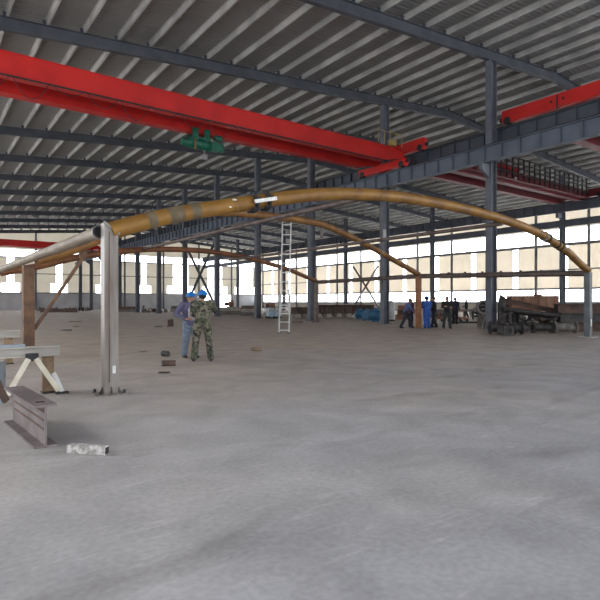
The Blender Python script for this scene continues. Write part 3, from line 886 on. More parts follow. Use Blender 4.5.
    for s_ in 'lr':
        limb(c, [V['pel'] - Vector((0, 0, .04)), V['h' + s_], V['k' + s_], V['a' + s_] + Vector((0, 0, .0))], [.105, .108, .082, .075])
    link_mesh(remeshed(c, max(vox, .012), 5), 'trousers', [leg_m], t)
    for s_ in 'lr':
        a_ = V['a' + s_]; c = MB()
        limb(c, [a_ + Vector((0, -.01, .02)), Vector((a_.x, a_.y - .01, a_.z - .045))], [.048, .046])
        limb(c, [Vector((a_.x, a_.y - .03, a_.z - .045)), Vector((a_.x, a_.y + .08, a_.z - .045)), Vector((a_.x, a_.y + .16, a_.z - .052))], [.044, .045, .037])
        for q in c.v: q.z = max(q.z, a_.z - .088)
        link_mesh(remeshed(c, .012, 3), 'boot', ['boot'], t)
    if hat:
        c = MB(); c.ball((0, 0, 0), (.079, .07, .075), 14, 10, shape=lambda p: hp(p + Vector((0, -.034, .005))))
        c.build('hair', 'hair', t)
        c = MB()
        pts = []
        n, m_ = 20, 6
        for j in range(m_ + 1):
            th = j / m_ * PI / 2
            for q in range(n):
                ph = 2 * PI * q / n; pts.append(hp((.106 * math.cos(th) * math.cos(ph), .002 + .128 * math.cos(th) * math.sin(ph), .035 + .112 * math.sin(th))))
        fs = [(j * n + q, j * n + (q + 1) % n, (j + 1) * n + (q + 1) % n, (j + 1) * n + q) for j in range(m_) for q in range(n)]
        c.add(pts, fs, True)
        rim = []
        for q in range(n):
            ph = 2 * PI * q / n; f = 1.12 + .22 * max(0, math.sin(ph)) ** 2; rim.append(hp((.106 * f * math.cos(ph), .002 + .128 * f * math.sin(ph), .028)))
        o0 = len(c.v); c.v += rim
        for q in range(n): c.f.append([o0 + q, o0 + (q + 1) % n, (q + 1) % n, q]); c.sm.append(True)
        c.tube([hp((0, -.1, .1)), hp((0, -.03, .152)), hp((0, .06, .15)), hp((0, .12, .09))], .012, 6)
        c.build('hard_hat', hat, t)
    else:
        c = MB(); c.ball((0, 0, 0), (.083, .103, .098), 16, 12, shape=lambda p: hp(Vector((p.x, p.y - .012, max(p.z, -.055 if p.y < .01 else .035 + .02 * (p.y < .06))) ) + Vector((0, 0, .032))))
        c.build('hair', 'hair', t)
    return t


def yaw_to(px_dir):   # yaw so that local +y looks along a world direction
    return math.atan2(-px_dir.x, px_dir.y)


FACE_AWAY, FACE_CAM = yaw_to(FWD), yaw_to(-FWD)
FACE_RIGHT, FACE_LEFT = yaw_to(RIGHT), yaw_to(-RIGHT)

c = G(202.3, 361.3)
person('man in camouflage suit and blue hard hat seen from behind', c, FACE_AWAY + .12, 'camo', 'camo',
       dict(al=(-.19, -.02, .09), ar=(.19, .0, .09), kl=(-.145, .03, .50), kr=(.145, .03, .50), hl=(-.1, 0, .92), hr=(.1, 0, .92),
            el=(-.235, .08, 1.14), wl=(-.13, .27, 1.10), hdl=(.3, 1, .1), nl=(.6, 0, -.4), er=(.29, .12, 1.22), wr=(.17, .21, 1.42), hdr=(-.35, -.1, 1), nr=(-1, -.2, 0), face=.25),
       1.02, 'hat', None, .009, 'men in blue hard hats', 1.08)
c = G(190.3, 357.9)
person('man in blue hard hat and grey-blue jeans with purple sleeves, facing his camouflaged mate', c, yaw_to(RIGHT * .55 - FWD * .83), 'purple', 'denim',
       dict(er=(.34, -.02, 1.15), wr=(.19, .18, 1.03), hdr=(-.7, .6, .1), nr=(-.5, -.3, -.6), el=(-.27, .06, 1.14), wl=(-.14, .25, 1.08), hdl=(.5, .9, .2), nl=(.5, 0, -.6), face=-.1,
            al=(-.10, .06, .09), ar=(.12, -.1, .09), kl=(-.1, .07, .5), kr=(.11, -.01, .5)),
       1.0, 'hat', 'shirtw', .009, 'men in blue hard hats', 1.12)

PG = 'men gathered at the far posts'
c = G(406, 328.2)
person('man in blue shirt leaning forward, legs apart, at the orange post', c, FACE_RIGHT, 'blueshirt', 'navy',
       dict(wai=(0, .03, 1.08), che=(0, .09, 1.27), nek=(0, .16, 1.43), hed=(0, .22, 1.535), sl=(-.19, .13, 1.38), sr=(.19, .13, 1.38), el=(-.24, .17, 1.11), er=(.24, .19, 1.12), wl=(-.15, .36, .98), wr=(.15, .37, .98),
            hdl=(0, 1, -.3), hdr=(0, 1, -.3), al=(-.12, .30, .09), ar=(.12, -.30, .09), kl=(-.11, .20, .5), kr=(.11, -.11, .5), nod=-.5), 1., None, None, .011, PG)
c = G(411.8, 327.6)
person('man in plum jacket standing half hidden behind the orange post', c + FWD * .35, FACE_RIGHT + .5, 'plum', 'navy', dict(el=(-.24, .05, 1.13), wl=(-.12, .27, 1.05), hdl=(.3, 1, 0), nod=-.2, al=(-.13, .05, .09)), .96, None, None, .011, PG)
c = G(427, 328.4)
person('figure in royal blue overalls standing close against the orange post', c, FACE_AWAY + .1, 'royal', 'royal', dict(el=(-.21, .1, 1.13), er=(.21, .1, 1.13), wl=(-.08, .3, 1.1), wr=(.08, .3, 1.1), hdl=(.2, 1, 0), hdr=(-.2, 1, 0),
       al=(-.085, -.02, .09), ar=(.085, -.02, .09), kl=(-.085, .02, .5), kr=(.085, .02, .5), nod=-.25), 1.04, 'hat', None, .011, PG, 1.12)
c = G(434, 327.6)
person('man in dark jacket facing the blue-clad figure', c, FACE_LEFT - .3, 'black', 'navy', dict(er=(.25, -.08, 1.14), wr=(.2, .12, 1.0), hdr=(-.2, 1, .2), wl=(-.2, .16, .98), hdl=(.2, 1, 0), al=(-.11, .1, .09), ar=(.12, -.12, .09)), 1.03, None, None, .011, PG)
c = G(447, 328.6)
person('man in black top and dark green trousers with folded arms, facing out', c, FACE_CAM, 'black', 'olive', dict(el=(-.27, .1, 1.15), er=(.27, .1, 1.15), wl=(.06, .22, 1.18), wr=(-.06, .25, 1.13), hdl=(1, .1, .1), hdr=(-1, .1, .1), nl=(0, -1, 0), nr=(0, -1, 0), al=(-.17, -.02, .09), ar=(.17, -.02, .09), kl=(-.13, .02, .5), kr=(.13, .02, .5)), 1.03, None, None, .011, PG)
c = G(455, 324.2)
person('man half hidden behind the man with folded arms', c, FACE_RIGHT + .8, 'navy', 'black', dict(wl=(-.15, .25, 1.05), hdl=(.2, 1, 0)), 1.04, None, None, .011, PG)
c = G(466.5, 318.)
person('distant man in dark clothes by the steel workbench', c, FACE_LEFT - .4, 'black', 'black', dict(er=(.26, .05, 1.15), wr=(.2, .28, 1.05), hdr=(-.2, 1, 0), wl=(-.2, .3, 1.0), hdl=(0, 1, 0), al=(-.12, .14, .09), ar=(.12, -.14, .09)), 1.0, None, None, .013, PG)

# ================================================================== NEAR LEFT: trestles, beam, bar
def trestle(x1, x0, y, h, label, bm_mat, posts, braces, zb=.16):
    t = thing('trestle', label, 'trestle', ((x0 + x1) / 2, y, 0), 'work trestles')
    MB().hbeam((x0, y, h - zb / 2), (x1, y, h - zb / 2), .19, zb, .02, .10).build('top_beam', bm_mat, t)
    for px_ in posts:
        p = MB(); p.channel((px_, y, 0), (px_, y, h - zb), .09, .17, .02, VX); p.build('leg', 'trpost', t)
        MB().box((px_ - .1, y - .11, 0), (px_ + .1, y + .11, .02)).build('foot_plate', 'dark', t)
    return t


E0 = P(51, 392, 8.55); tx = E0.x + .12; ty = E0.y
t = trestle(tx, tx - 2.6, ty, .76, 'near grey timber-topped trestle on splayed cream struts', 'trestle', (tx - .16, tx - .98, tx - 2.2), None)
apx = tx - .42
for sx in (-1, 1):
    MB().bar((apx + sx * .04, ty - .14, .60), (apx + sx * .36, ty - .26, .06), .075, .05, VY).build('strut', 'cream', t)
MB().box((apx - .09, ty - .17, .54), (apx + .09, ty - .1, .66)).build('strut_head', 'dark', t)
MB().bar((tx - .10, ty - .10, .32), (tx + .0, ty - .24, .03), .065, .05, VY).build('stay', 'alu', t)
MB().box((tx - .1, ty - .28, 0), (tx + .09, ty - .2, .035)).build('stay_foot', 'dark', t)
E1 = P(19, 340, 12.6)
t = trestle(E1.x, E1.x - 2., E1.y, .80, 'farther grey trestle with a short rusty leg', 'trestle', (E1.x - .22, E1.x - 1.6), None, .17)
# pale blue sheet lying on the near trestle's back, and one stood under it
c = P(8, 346.5, 9.0)
tag(MB().box((c.x - 1.2, ty - .03, .76), (c.x + .12, ty + .09, .80)).build('steel_plank', 'pale_blue'), 'pale blue-grey plank lying on the near trestle top', 'plank')
c = P(0, 385, 8.3)
t = thing('sheet_panel', 'pale blue sheet stood upright under the near trestle', 'sheet', (c.x, c.y, 0))
MB().box((c.x - .8, c.y, .0), (c.x + .07, c.y + .03, .52)).build('panel', 'pale_blue', t)
MB().box((c.x + .05, c.y - .01, .0), (c.x + .08, c.y + .04, .54)).build('edge_strip', 'steel', t)
# leaning channel at the frame's edge
a = G(8, 404.5); b = P(-6, 372, 7.4)
t = thing('steel_channel', 'dark steel channel leaning low with its foot on the floor', 'steel channel', a)
MB().channel(a + UP * .05, b, .05, .11, .012, FWD).build('web', 'rustD', t)
MB().bar(a + UP * .03 - RIGHT * .06, b - RIGHT * .1, .03, .12, FWD).build('bright_edge', 'pale_blue', t)

# the H-beam offcut
a = G(46, 447.5); b = a + (G(15.5, 423) - a).normalized() * 1.5
t = thing('steel_beam_offcut', 'mauve-brown I-beam offcut lying upright on the floor', 'beam offcut', (a + b) / 2)
dep = .43
MB().hbeam(a + UP * dep / 2, b + UP * dep / 2, .215, dep, .022, .016).build('beam', 'ibeam', t)
d = (b - a).normalized(); sd = d.cross(UP)
p = a + d * .2 + UP * (dep + .003)
MB().box((p.x - .05, p.y - .02, p.z - .002), (p.x + .03, p.y + .02, p.z + .004)).build('burn_mark', 'dark', t)
for k in (.12, .2, .28):
    pp = UP * (dep * (1 - k * 2.6) + .06)
    MB().bar(a + d * .05 - sd * .011 + pp, b - d * .1 - sd * .011 + pp, .006, .02).build('scale_streak', 'rustD', t)

a = P(69, 451.5, 5.12); b = P(107, 454.5, 5.05); a.z = b.z = .043
t = thing('square_tube_offcut', 'short crusted pale square bar lying on the floor by the beam offcut', 'bar offcut', (a + b) / 2)
mb = MB().bar(a, b, .082, .082); mb.build('bar', 'crust', t, bevel=.006)
d = (b - a).normalized()
MB().bar(b - d * .001, b + d * .003, .062, .062).build('bore', 'dark', t)
for k in range(9):
    p = a.lerp(b, .05 + .08 * k) + UP * .04 + Vector((random.uniform(-.02, .02), random.uniform(-.03, .03), 0))
    MB().ball(p, (random.uniform(.015, .03), random.uniform(.012, .025), .009), 8, 6).build('cement_crust', 'crust', t)


# ================================================================== LOOSE PIECES ON THE FLOOR
def pipe_piece(px, py, length, r, yaw, m, label, grp=None, hollow=.82, z=0., name='pipe_offcut', up=0.):
    p = G(px, py) if z == 0. else None
    d = (RIGHT * math.cos(yaw) + FWD * math.sin(yaw))
    c = p + UP * (r + up)
    t = thing(name, label, 'pipe offcut', (p.x, p.y, 0), grp)
    MB().tube([c - d * length / 2, c + d * length / 2], r, 18, True, hollow).build('tube', m, t)
    MB().ring(c - d * (length / 2 - .012), d, r * 1.05, r * .85, .02).build('cut_edge', 'steel', t)
    return t


pipe_piece(165.5, 356.5, .22, .075, -.6, 'junk', 'short dark hollow pipe end on the floor beside the man in jeans')
pipe_piece(168.5, 366, .32, .065, .25, 'rustD', 'short rusty tube on the floor nearer than the dark pipe end')
pipe_piece(256, 350.8, .32, .05, .1, 'trpost', 'small brown pipe offcut alone on the open floor by the ladder')


def offcut(px, py, w, d, h, m, label, yaw=0., grp=None, cat='steel offcut'):
    """angle-iron offcut with a welded lug"""
    p = G(px, py); a = RIGHT * math.cos(yaw) + FWD * math.sin(yaw)
    t = thing('steel_offcut', label, cat, p, grp)
    MB().prism([(-d / 2, 0), (d / 2, 0), (d / 2, .02), (-d / 2 + .02, .02), (-d / 2 + .02, h), (-d / 2, h)], p - a * w / 2, p + a * w / 2).build('angle', m, t)
    q = p + a * w * .2
    MB().tube([q + UP * .02, q + UP * h * 1.1], min(.05, w * .15), 8).build('lug', m, t)
    return t


offcut(170, 326.6, .35, .3, .42, 'rustD', 'small dark upright steel lump on the floor beyond the two helmeted men')
offcut(158.5, 327, .45, .3, .06, 'junk2', 'flat steel scrap lying next to the small dark lump')
offcut(164, 373, .22, .12, .025, 'junk', 'thin dark scrap strip on the floor nearest the helmeted men')
offcut(113 + 30, 352, .2, .1, .02, 'junk2', 'tiny scrap strip on the bare floor near the silver post', .4)
offcut(66, 330.5, .5, .25, .05, 'junk', 'dark flat scrap on the far floor behind the brown post')
offcut(74, 322, .9, .5, .05, 'trpost', 'brown flat scrap farther out behind the brown post')
offcut(76, 327, .3, .25, .05, 'junk2', 'grey scrap strip between the two flat scraps behind the brown post')
offcut(297.5, 322.5, .8, .3, .06, 'junk', 'dark strip on the floor before the rust girders')


# ================================================================== STACKS ALONG THE BACK
def cross(par, c, axis, r, m): MB().disc(c, axis, r, .04).build('flange', m, par)


def motor(px, py, r, ln, yaw, label):
    p = G(px, py); d = RIGHT * math.cos(yaw) + FWD * math.sin(yaw); c = p + UP * (r + .12)
    t = thing('electric_motor', label, 'motor', p, 'blue motors by the column')
    mb = MB().tube([c - d * ln / 2, c + d * ln / 2], r, 18)
    sd = d.cross(UP)
    for k in range(14):
        an = 2 * PI * k / 14; o = sd * math.cos(an) + UP * math.sin(an)
        mb.bar(c + o * r - d * ln * .4, c + o * r + d * ln * .4, .03, .06, o)
    mb.build('casing', 'blue', t)
    MB().tube([c + d * ln * .5, c + d * ln * .62], [r * .92, r * .6], 18).build('end_bell', 'blue', t)
    MB().tube([c + d * ln * .6, c + d * ln * .85], .06, 10).build('shaft', 'steel', t)
    MB().box((c.x - .13, c.y - .13, c.z + r), (c.x + .13, c.y + .13, c.z + r + .16)).build('terminal_box', 'blue', t)
    for s_ in (-1, 1):
        q = p + sd * s_ * r * .7
        MB().bar(q - d * ln * .35 + UP * .07, q + d * ln * .35 + UP * .07, .12, .14).build('foot', 'blue', t)
    return t


motor(360, 319, .32, .8, .15, 'blue electric motor farthest from the column')
motor(367.5, 320.6, .34, .7, .9, 'middle blue electric motor, turned end on')
motor(375.5, 321.6, .38, .8, -.2, 'blue electric motor tucked against the grey column')
p = G(354.5, 318.6)
t = thing('paper_sack', 'small white sack beside the blue motors', 'sack', p)
MB().ball(p + UP * .17, (.3, .2, .18), 12, 8).build('sack', 'white', t)
MB().tube([p + UP * .3, p + UP * .42], [.07, .1], 10).build('tied_neck', 'white', t)
p = G(391, 321.)
t = thing('storage_cylinder', 'upright pale grey storage cylinder just behind the grey column', 'cylinder', p)
MB().tube([p + UP * .1, p + UP * 1.35, p + UP * 1.5, p + UP * 1.57], [.3, .3, .22, .08], 18).build('shell', 'tank', t)
MB().tube([p + UP * 1.55, p + UP * 1.7], .05, 10).build('valve', 'dark', t)
MB().ring(p + UP * .06, UP, .31, .26, .12).build('foot_ring', 'dark', t)


def plate_girder(a, b, dep, fw, m, label, grp=None, up=0., n=8, name='plate_girder', cat='steel girder'):
    t = thing(name, label, cat, (a + b) / 2, grp)
    MB().hbeam(a + UP * (dep / 2 + up), b + UP * (dep / 2 + up), fw, dep, .03, .03).build('beam', m, t)
    d = (b - a)
    for k in range(n):
        p = a + d * ((k + .5) / n)
        mb = MB().bar(p + UP * (up + .03), p + UP * (up + dep - .03), fw * .9, .025, d.normalized()); mb.build('stiffener', m, t)
    return t


# long rust girders on timber blocks between the brown post and the blue motors
a, b = G(291, 318.2), G(352, 317.4)
for k in range(6):
    p = a.lerp(b, (k + .5) / 6)
    tag(MB().box((p.x - .3, p.y - .3, 0), (p.x + .3, p.y + .3, .38)).build('timber_block', 'junk3', bevel=.02), 'pale block propping up the long rust girder', 'block', 'blocks under the rust girder')
plate_girder(a, b, .62, .5, 'rustG', 'long rust-brown girder raised on pale blocks beyond the ladder', None, .38, 14)
a2, b2 = G(318, 315.2), G(374, 315.2)
plate_girder(a2, b2, 1.15, .5, 'rustD', 'darker girder standing behind the long rust girder on blocks', None, 0, 12)
p = a2.lerp(b2, .45); q = a2.lerp(b2, .75); z_ = 1.19
mb = MB().hbeam(p + UP * z_, q + UP * z_, .4, .08); tag(mb.build('pale_steel_plate', 'tank'), 'pale plate lying on top of the darker girder', 'steel plate')
p = a2.lerp(b2, .02); q = a2.lerp(b2, .28)
mb = MB().hbeam(p + UP * z_, q + UP * z_, .35, .08); tag(mb.build('white_steel_plate', 'white'), 'short white-topped plate at the ladder end of the darker girder', 'steel plate')
# pale blue welding cabinets left of them
for px, h, w, lab in ((270, .95, .55, 'pale blue welding cabinet nearest the thin wall posts'), (277.2, .9, .5, 'pale blue welding cabinet next to the ladder')):
    p = G(px, 318.4)
    t = thing('welding_machine', lab, 'welder', p, 'welding cabinets')
    MB().box((p.x - w / 2, p.y - w / 2, .1), (p.x + w / 2, p.y + w / 2, h)).build('cabinet', 'lightblue', t, bevel=.03)
    MB().box((p.x - w / 2 - .012, p.y - w / 2 - .012, h * .62), (p.x + w / 2 - .06, p.y - w / 2, h * .92)).build('control_panel', 'tank', t)
    for sx in (-1, 1):
        MB().disc(p + VX * sx * w * .4 + UP * .1, VY, .1, w + .04).build('wheel', 'dark', t)
    MB().tube([p - VX * w * .3 + UP * h, p - VX * w * .3 + UP * (h + .15), p + VX * w * .3 + UP * (h + .15), p + VX * w * .3 + UP * h], .025, 8).build('handle', 'dark', t)
p = G(272, 316.2)
t = thing('cable_drum', 'rust-brown drum behind the welding cabinets', 'drum', p)
MB().tube([p + UP * .0 + UP * .02, p + UP * 1.35], .34, 16).build('barrel', 'rust', t)
for z in (.1, .7, 1.3): MB().ring(p + UP * z, UP, .36, .33, .05).build('hoop', 'rustD', t)
p = G(268, 315.5)
t = thing('cable_drum', 'dark brown drum nearest the thin posts behind the welders', 'drum', p)
MB().tube([p + UP * .02, p + UP * 1.3], .26, 16).build('barrel', 'rustD', t)
for z in (.1, .7, 1.25): MB().ring(p + UP * z, UP, .28, .25, .05).build('hoop', 'rustD', t)


def bundle(px0, px1, py, rows, m, label, grp=None, sec='i', h=.3, jitter=.05, base=0., objname='steel_section', cat='steel section', lab_each=None):
    """a stack of separate lengths lying across the view, one object each"""
    a, b = G(px0, py), G(px1, py); d = (b - a).normalized(); back = FWD
    z = base
    for r, cnt in enumerate(rows):
        for c_ in range(cnt):
            o = back * (c_ * h * 1.15 + random.uniform(0, jitter)) ; e0, e1 = random.uniform(0, .25), random.uniform(0, .25)
            p, q = a + o + d * e0 + UP * (z + h / 2), b + o - d * e1 + UP * (z + h / 2)
            mb = MB()
            if sec == 'i': mb.hbeam(p, q, h * .9, h, .03, .03)
            elif sec == 'o': mb.tube([p, q], h / 2, 14, True, .8)
            else: mb.bar(p, q, h, h)
            tag(mb.build(objname, m if isinstance(m, str) else m[(r + c_) % len(m)]), label, cat, grp or label)
        z += h


# ---- scrap behind the two men and further left
bundle(216, 244, 314.5, (3, 2), ('junk2', 'junk3'), 'grey dusty beam length in the low stack behind the helmeted men', sec='b', h=.42)
p = G(231, 313); 
t = thing('pump_set', 'rusty pump on the low stack behind the helmeted men', 'pump', p + UP * .0)
MB().box((p.x - .5, p.y - .35, .0), (p.x + .5, p.y + .35, .86)).build('plinth', 'junk2', t)
MB().ball(p + UP * 1.2, (.45, .4, .4), 14, 10).build('volute', 'rust', t)
MB().tube([p + UP * 1.2, p + UP * 1.2 - RIGHT * .9], .22, 14).build('motor', 'rustD', t)
MB().tube([p + UP * 1.2 + RIGHT * .2, p + UP * 1.75 + RIGHT * .2], .14, 12).build('outlet', 'rust', t)


def scrap_heap(cx_, cy_, w, n, hmax, label, grp, mats):
    """individual fittings: elbows, tees, flanges, blocks - every one an object"""
    a_, b_ = G(cx_ - w / 2, cy_), G(cx_ + w / 2, cy_); span = (b_ - a_).length; dr_ = (b_ - a_).normalized()
    cell = min(.62 * hmax, span / 3); nc = max(1, int(span / cell)); nr = max(1, math.ceil(n / nc)); lay = 2 if nr > 1 else 1; nr = math.ceil(nr / lay)
    for k in range(n):
        col_, row_, ly = k % nc, (k // nc) % nr, k // (nc * nr)
        p = a_ + dr_ * (col_ + .5) * (span / nc) + FWD * (row_ * cell * 1.05); r = random.uniform(.8, .95) * cell * 1.05; m = random.choice(mats); kind = random.randrange(4)
        yaw = random.uniform(0, 6.28); d = Vector((math.cos(yaw), math.sin(yaw), 0))
        if kind == 0:
            pts = [p + UP * r * .3 - d * r * .45, p + UP * r * .3 + d * r * .05, p + UP * r * .45 + d * r * .22, p + UP * r * .9 + d * r * .25]
            o = MB().tube(pts, r * .25, 12, True, .8); nm, ct = 'pipe_elbow', 'pipe fitting'
        elif kind == 1:
            o = MB().tube([p + UP * r * .3 - d * r * .45, p + UP * r * .3 + d * r * .45], r * .3, 14, True, .8); o.ring(p + UP * r * .3 - d * r * .45, d, r * .42, r * .25, .05); o.ring(p + UP * r * .3 + d * r * .45, d, r * .42, r * .25, .05); o.tube([p + UP * r * .3, p + UP * r * .8], r * .2, 12, True, .8)
            nm, ct = 'pipe_tee', 'pipe fitting'
            for q in o.v: q.z += r * .12
        elif kind == 2:
            o = MB().ring(p + UP * r * .5, d, r * .5, r * .3, r * .2); o.ring(p + UP * r * .5 + d * r * .2, d, r * .34, r * .28, r * .4); nm, ct = 'pipe_flange', 'pipe fitting'
        else:
            o = MB().hbeam(p + UP * r * .3 - d * r * .5, p + UP * r * .3 + d * r * .5, r * .5, r * .6, .04, .04); nm, ct = 'beam_offcut', 'steel offcut'
        zmin = min(q.z for q in o.v)
        for q in o.v: q.z += ly * cell * .84 - zmin
        tag(o.build(nm, m), label, ct, grp)


scrap_heap(154, 312.6, 26, 11, 1.0, 'dark scrap fitting in the heap round the column beyond the helmeted men', 'scrap round the column', ('junk', 'junk2', 'rustD'))
scrap_heap(122, 311, 34, 9, 1.0, 'small dark scrap piece strewn near the end wall', 'scrap near the end wall', ('junk', 'junk2'))
scrap_heap(70, 311.2, 66, 12, 1.1, 'dark scrap piece in the long row before the end wall dado', 'scrap before the dado', ('junk', 'junk2', 'rustD'))
bundle(170, 183, 312, (2, 1), ('junk3', 'junk2'), 'pale steel length in the pile right of the scrap heap', sec='b', h=.45)
scrap_heap(226, 310.5, 28, 6, .9, 'small scrap piece far back between the columns', 'scrap between far columns', ('junk2', 'rustD'))
bundle(40, 78, 312.4, (1,), ('rustD',), 'long low brown beam lying before the end wall', sec='b', h=.55)

bundle(240, 262, 315.5, (3, 2, 1), ('junk2', 'junk3', 'rustG'), 'dusty length in the stack between helmeted men and ladder', sec='b', h=.36)
bundle(196, 214, 312.5, (3, 2), ('junk3', 'junk2'), 'dusty length in the low stack seen past the camouflaged shoulder', sec='b', h=.42)
bundle(103, 138, 311.8, (2, 1), ('junk2', 'rustD'), 'brown-grey length in the stack behind the silver post', sec='b', h=.4)
bundle(292, 312, 316.8, (2, 2), ('rustG', 'junk2'), 'grey-brown length stacked between ladder and long rust girder', sec='i', h=.42)
# ---- right-hand store: rust box girders, stacks, flanged pipes, fittings
p = P(509, 311, 30.5); q = P(556, 311, 30.5)
for pp in (p.lerp(q, .12), p.lerp(q, .5), p.lerp(q, .88)):
    t = thing('support_stand', 'dark steel stand under the big rust box girder', 'stand', (pp.x, pp.y, 0), 'stands under the rust box girder')
    MB().hbeam((pp.x, pp.y, .02), (pp.x, pp.y, p.z), .3, .3, .02, .02, VX).build('stem', 'junk', t)
    MB().box((pp.x - .3, pp.y - .3, 0), (pp.x + .3, pp.y + .3, .03)).build('foot', 'junk', t)
t = thing('box_girder', 'big rust-brown box girder raised behind the heap of fittings', 'steel girder', (p + q) / 2)
c = MB().bar(p + UP * .42, q + UP * .42, .7, .84); c.build('box', 'rust', t)
for k in range(6):
    r = p.lerp(q, (k + .5) / 6)
    MB().bar(r + UP * .01 - FWD * .37, r + UP * .83 - FWD * .37, .04, .04).build('rib', 'rust', t)
MB().bar(p + UP * .86, q + UP * .86, .8, .04).build('top_flange', 'rust', t)
MB().bar(p.lerp(q, .55) + UP * .93, p.lerp(q, .68) + UP * .93, .3, .1).build('lifting_lug', 'rust', t)
a = P(502.5, 300, 27.7); b = P(557, 311.5, 27.4)
t = thing('sloping_beam', 'long rust beam sloping down in front of the rust box girder', 'steel beam', (a + b) / 2)
MB().hbeam(a, b, .22, .24).build('beam', 'rustD', t)
MB().box((a.x - .12, a.y - .12, 0), (a.x + .12, a.y + .12, a.z)).build('prop', 'junk', t)
MB().box((b.x - .12, b.y - .12, 0), (b.x + .12, b.y + .12, b.z - .1)).build('prop', 'junk', t)
bundle(557, 640, 331.5, (2, 2, 2), ('rustD', 'junk'), 'dark brown beam in the high stack behind the grey post', sec='i', h=.46)
a, b = P(505, 309, 26.2), P(560, 316, 25.6)
for k in range(3):
    o = FWD * (.26 * k) - UP * .03 * k
    t = thing('steel_pipe', 'dark pipe in the sloping bunch laid over the fittings', 'pipe', (a + b) / 2 + o, 'sloping dark pipes over the fittings')
    MB().tube([a + o, b + o], .11, 14, True, .8).build('tube', 'junk', t)
    for z in (a, b):
        MB().ring(z + o, (b - a), .16, .1, .05).build('end_flange', 'junk', t)
for z in (a.lerp(b, .1), a.lerp(b, .9)):
    t = thing('pipe_rest', 'dark post frame propping the sloping dark pipes', 'stand', (z.x, z.y, 0), 'rests under the sloping pipes')
    MB().bar((z.x, z.y, 0), (z.x, z.y, z.z - .12), .1).build('stem', 'junk', t)
    MB().bar(z - UP * .14 - FWD * .2, z - UP * .2 + FWD * .75, .1, .08).build('bearer', 'junk', t)


def flanged_pipe(px0, px1, py, r, m, label, square=False):
    a, b = G(px0, py), G(px1, py); d = (b - a).normalized(); c0, c1 = a + UP * r * 1.45, b + UP * r * 1.45
    t = thing('flanged_pipe', label, 'pipe', (a + b) / 2)
    MB().tube([c0, c1], r, 18, True, .84).build('tube', m, t)
    for c_ in (c0, c1):
        f = MB()
        if square:
            f.bar(c_ - d * .03, c_ + d * .03, r * 2.8, r * 2.8)
        else: f.ring(c_, d, r * 1.45, r * .84, .07)
        f.build('flange', m, t)
    return t


flanged_pipe(490, 504, 334, .2, 'junk', 'dark flanged pipe lying at the foot of the big grey column')
# square-flanged duct piece facing out
p = G(509, 336)
t = thing('flanged_duct', 'square-flanged dark duct piece with its open mouth facing out', 'duct', p)
s_ = .22; c0 = p + UP * s_; mb = MB()
for o, w, h in ((UP * (s_ - .06), s_ * 2, .12), (-UP * (s_ - .06), s_ * 2, .12)): mb.bar(c0 + o - FWD * .03, c0 + o + FWD * .03, w, h)
for sg in (-1, 1): mb.bar(c0 + RIGHT * sg * (s_ - .06) - FWD * .03, c0 + RIGHT * sg * (s_ - .06) + FWD * .03, .12, s_ * 2 - .24)
mb.build('flange', 'junk', t)
MB().bar(c0 + FWD * .03, c0 + FWD * .1, s_ * 1.6, s_ * 1.6).build('bore', 'dark', t)
MB().bar(c0 + FWD * .1, c0 + FWD * .9 , s_ * 1.7, s_ * 1.7).build('body', 'junk', t)
flanged_pipe(514, 521.5, 334.5, .2, 'junk', 'short dark pipe stub with round flanges beside the square duct')
p = G(516, 333); tag(MB().box((p.x - .25, p.y - .1, .565), (p.x + .2, p.y + .12, .595)).build('white_plate', 'white', bevel=.01), 'small white plate resting on the short pipe stub', 'plate') if False else None
flanged_pipe(533, 551, 333, .19, 'junk', 'dark flanged pipe in front of the fittings, nearer the box duct')
flanged_pipe(554.5, 575, 333.2, .2, 'junk2', 'dusty flanged pipe in front of the fittings, nearer the grey post')
scrap_heap(548, 328.5, 62, 18, .85, 'oily pipe fitting in the front of the heap by the grey post', 'pipe fittings in front', ('junk', 'junk', 'junk2', 'rustD', 'junk3'))
scrap_heap(545, 325, 78, 18, 1.15, 'oily pipe fitting in the back of the heap by the grey post', 'pipe fittings behind', ('junk', 'junk2', 'rustD', 'junk'))
scrap_heap(505, 328, 16, 5, 1.3, 'dark scrap fitting beside the big grey column', 'scrap beside the big column', ('junk', 'rustD'))
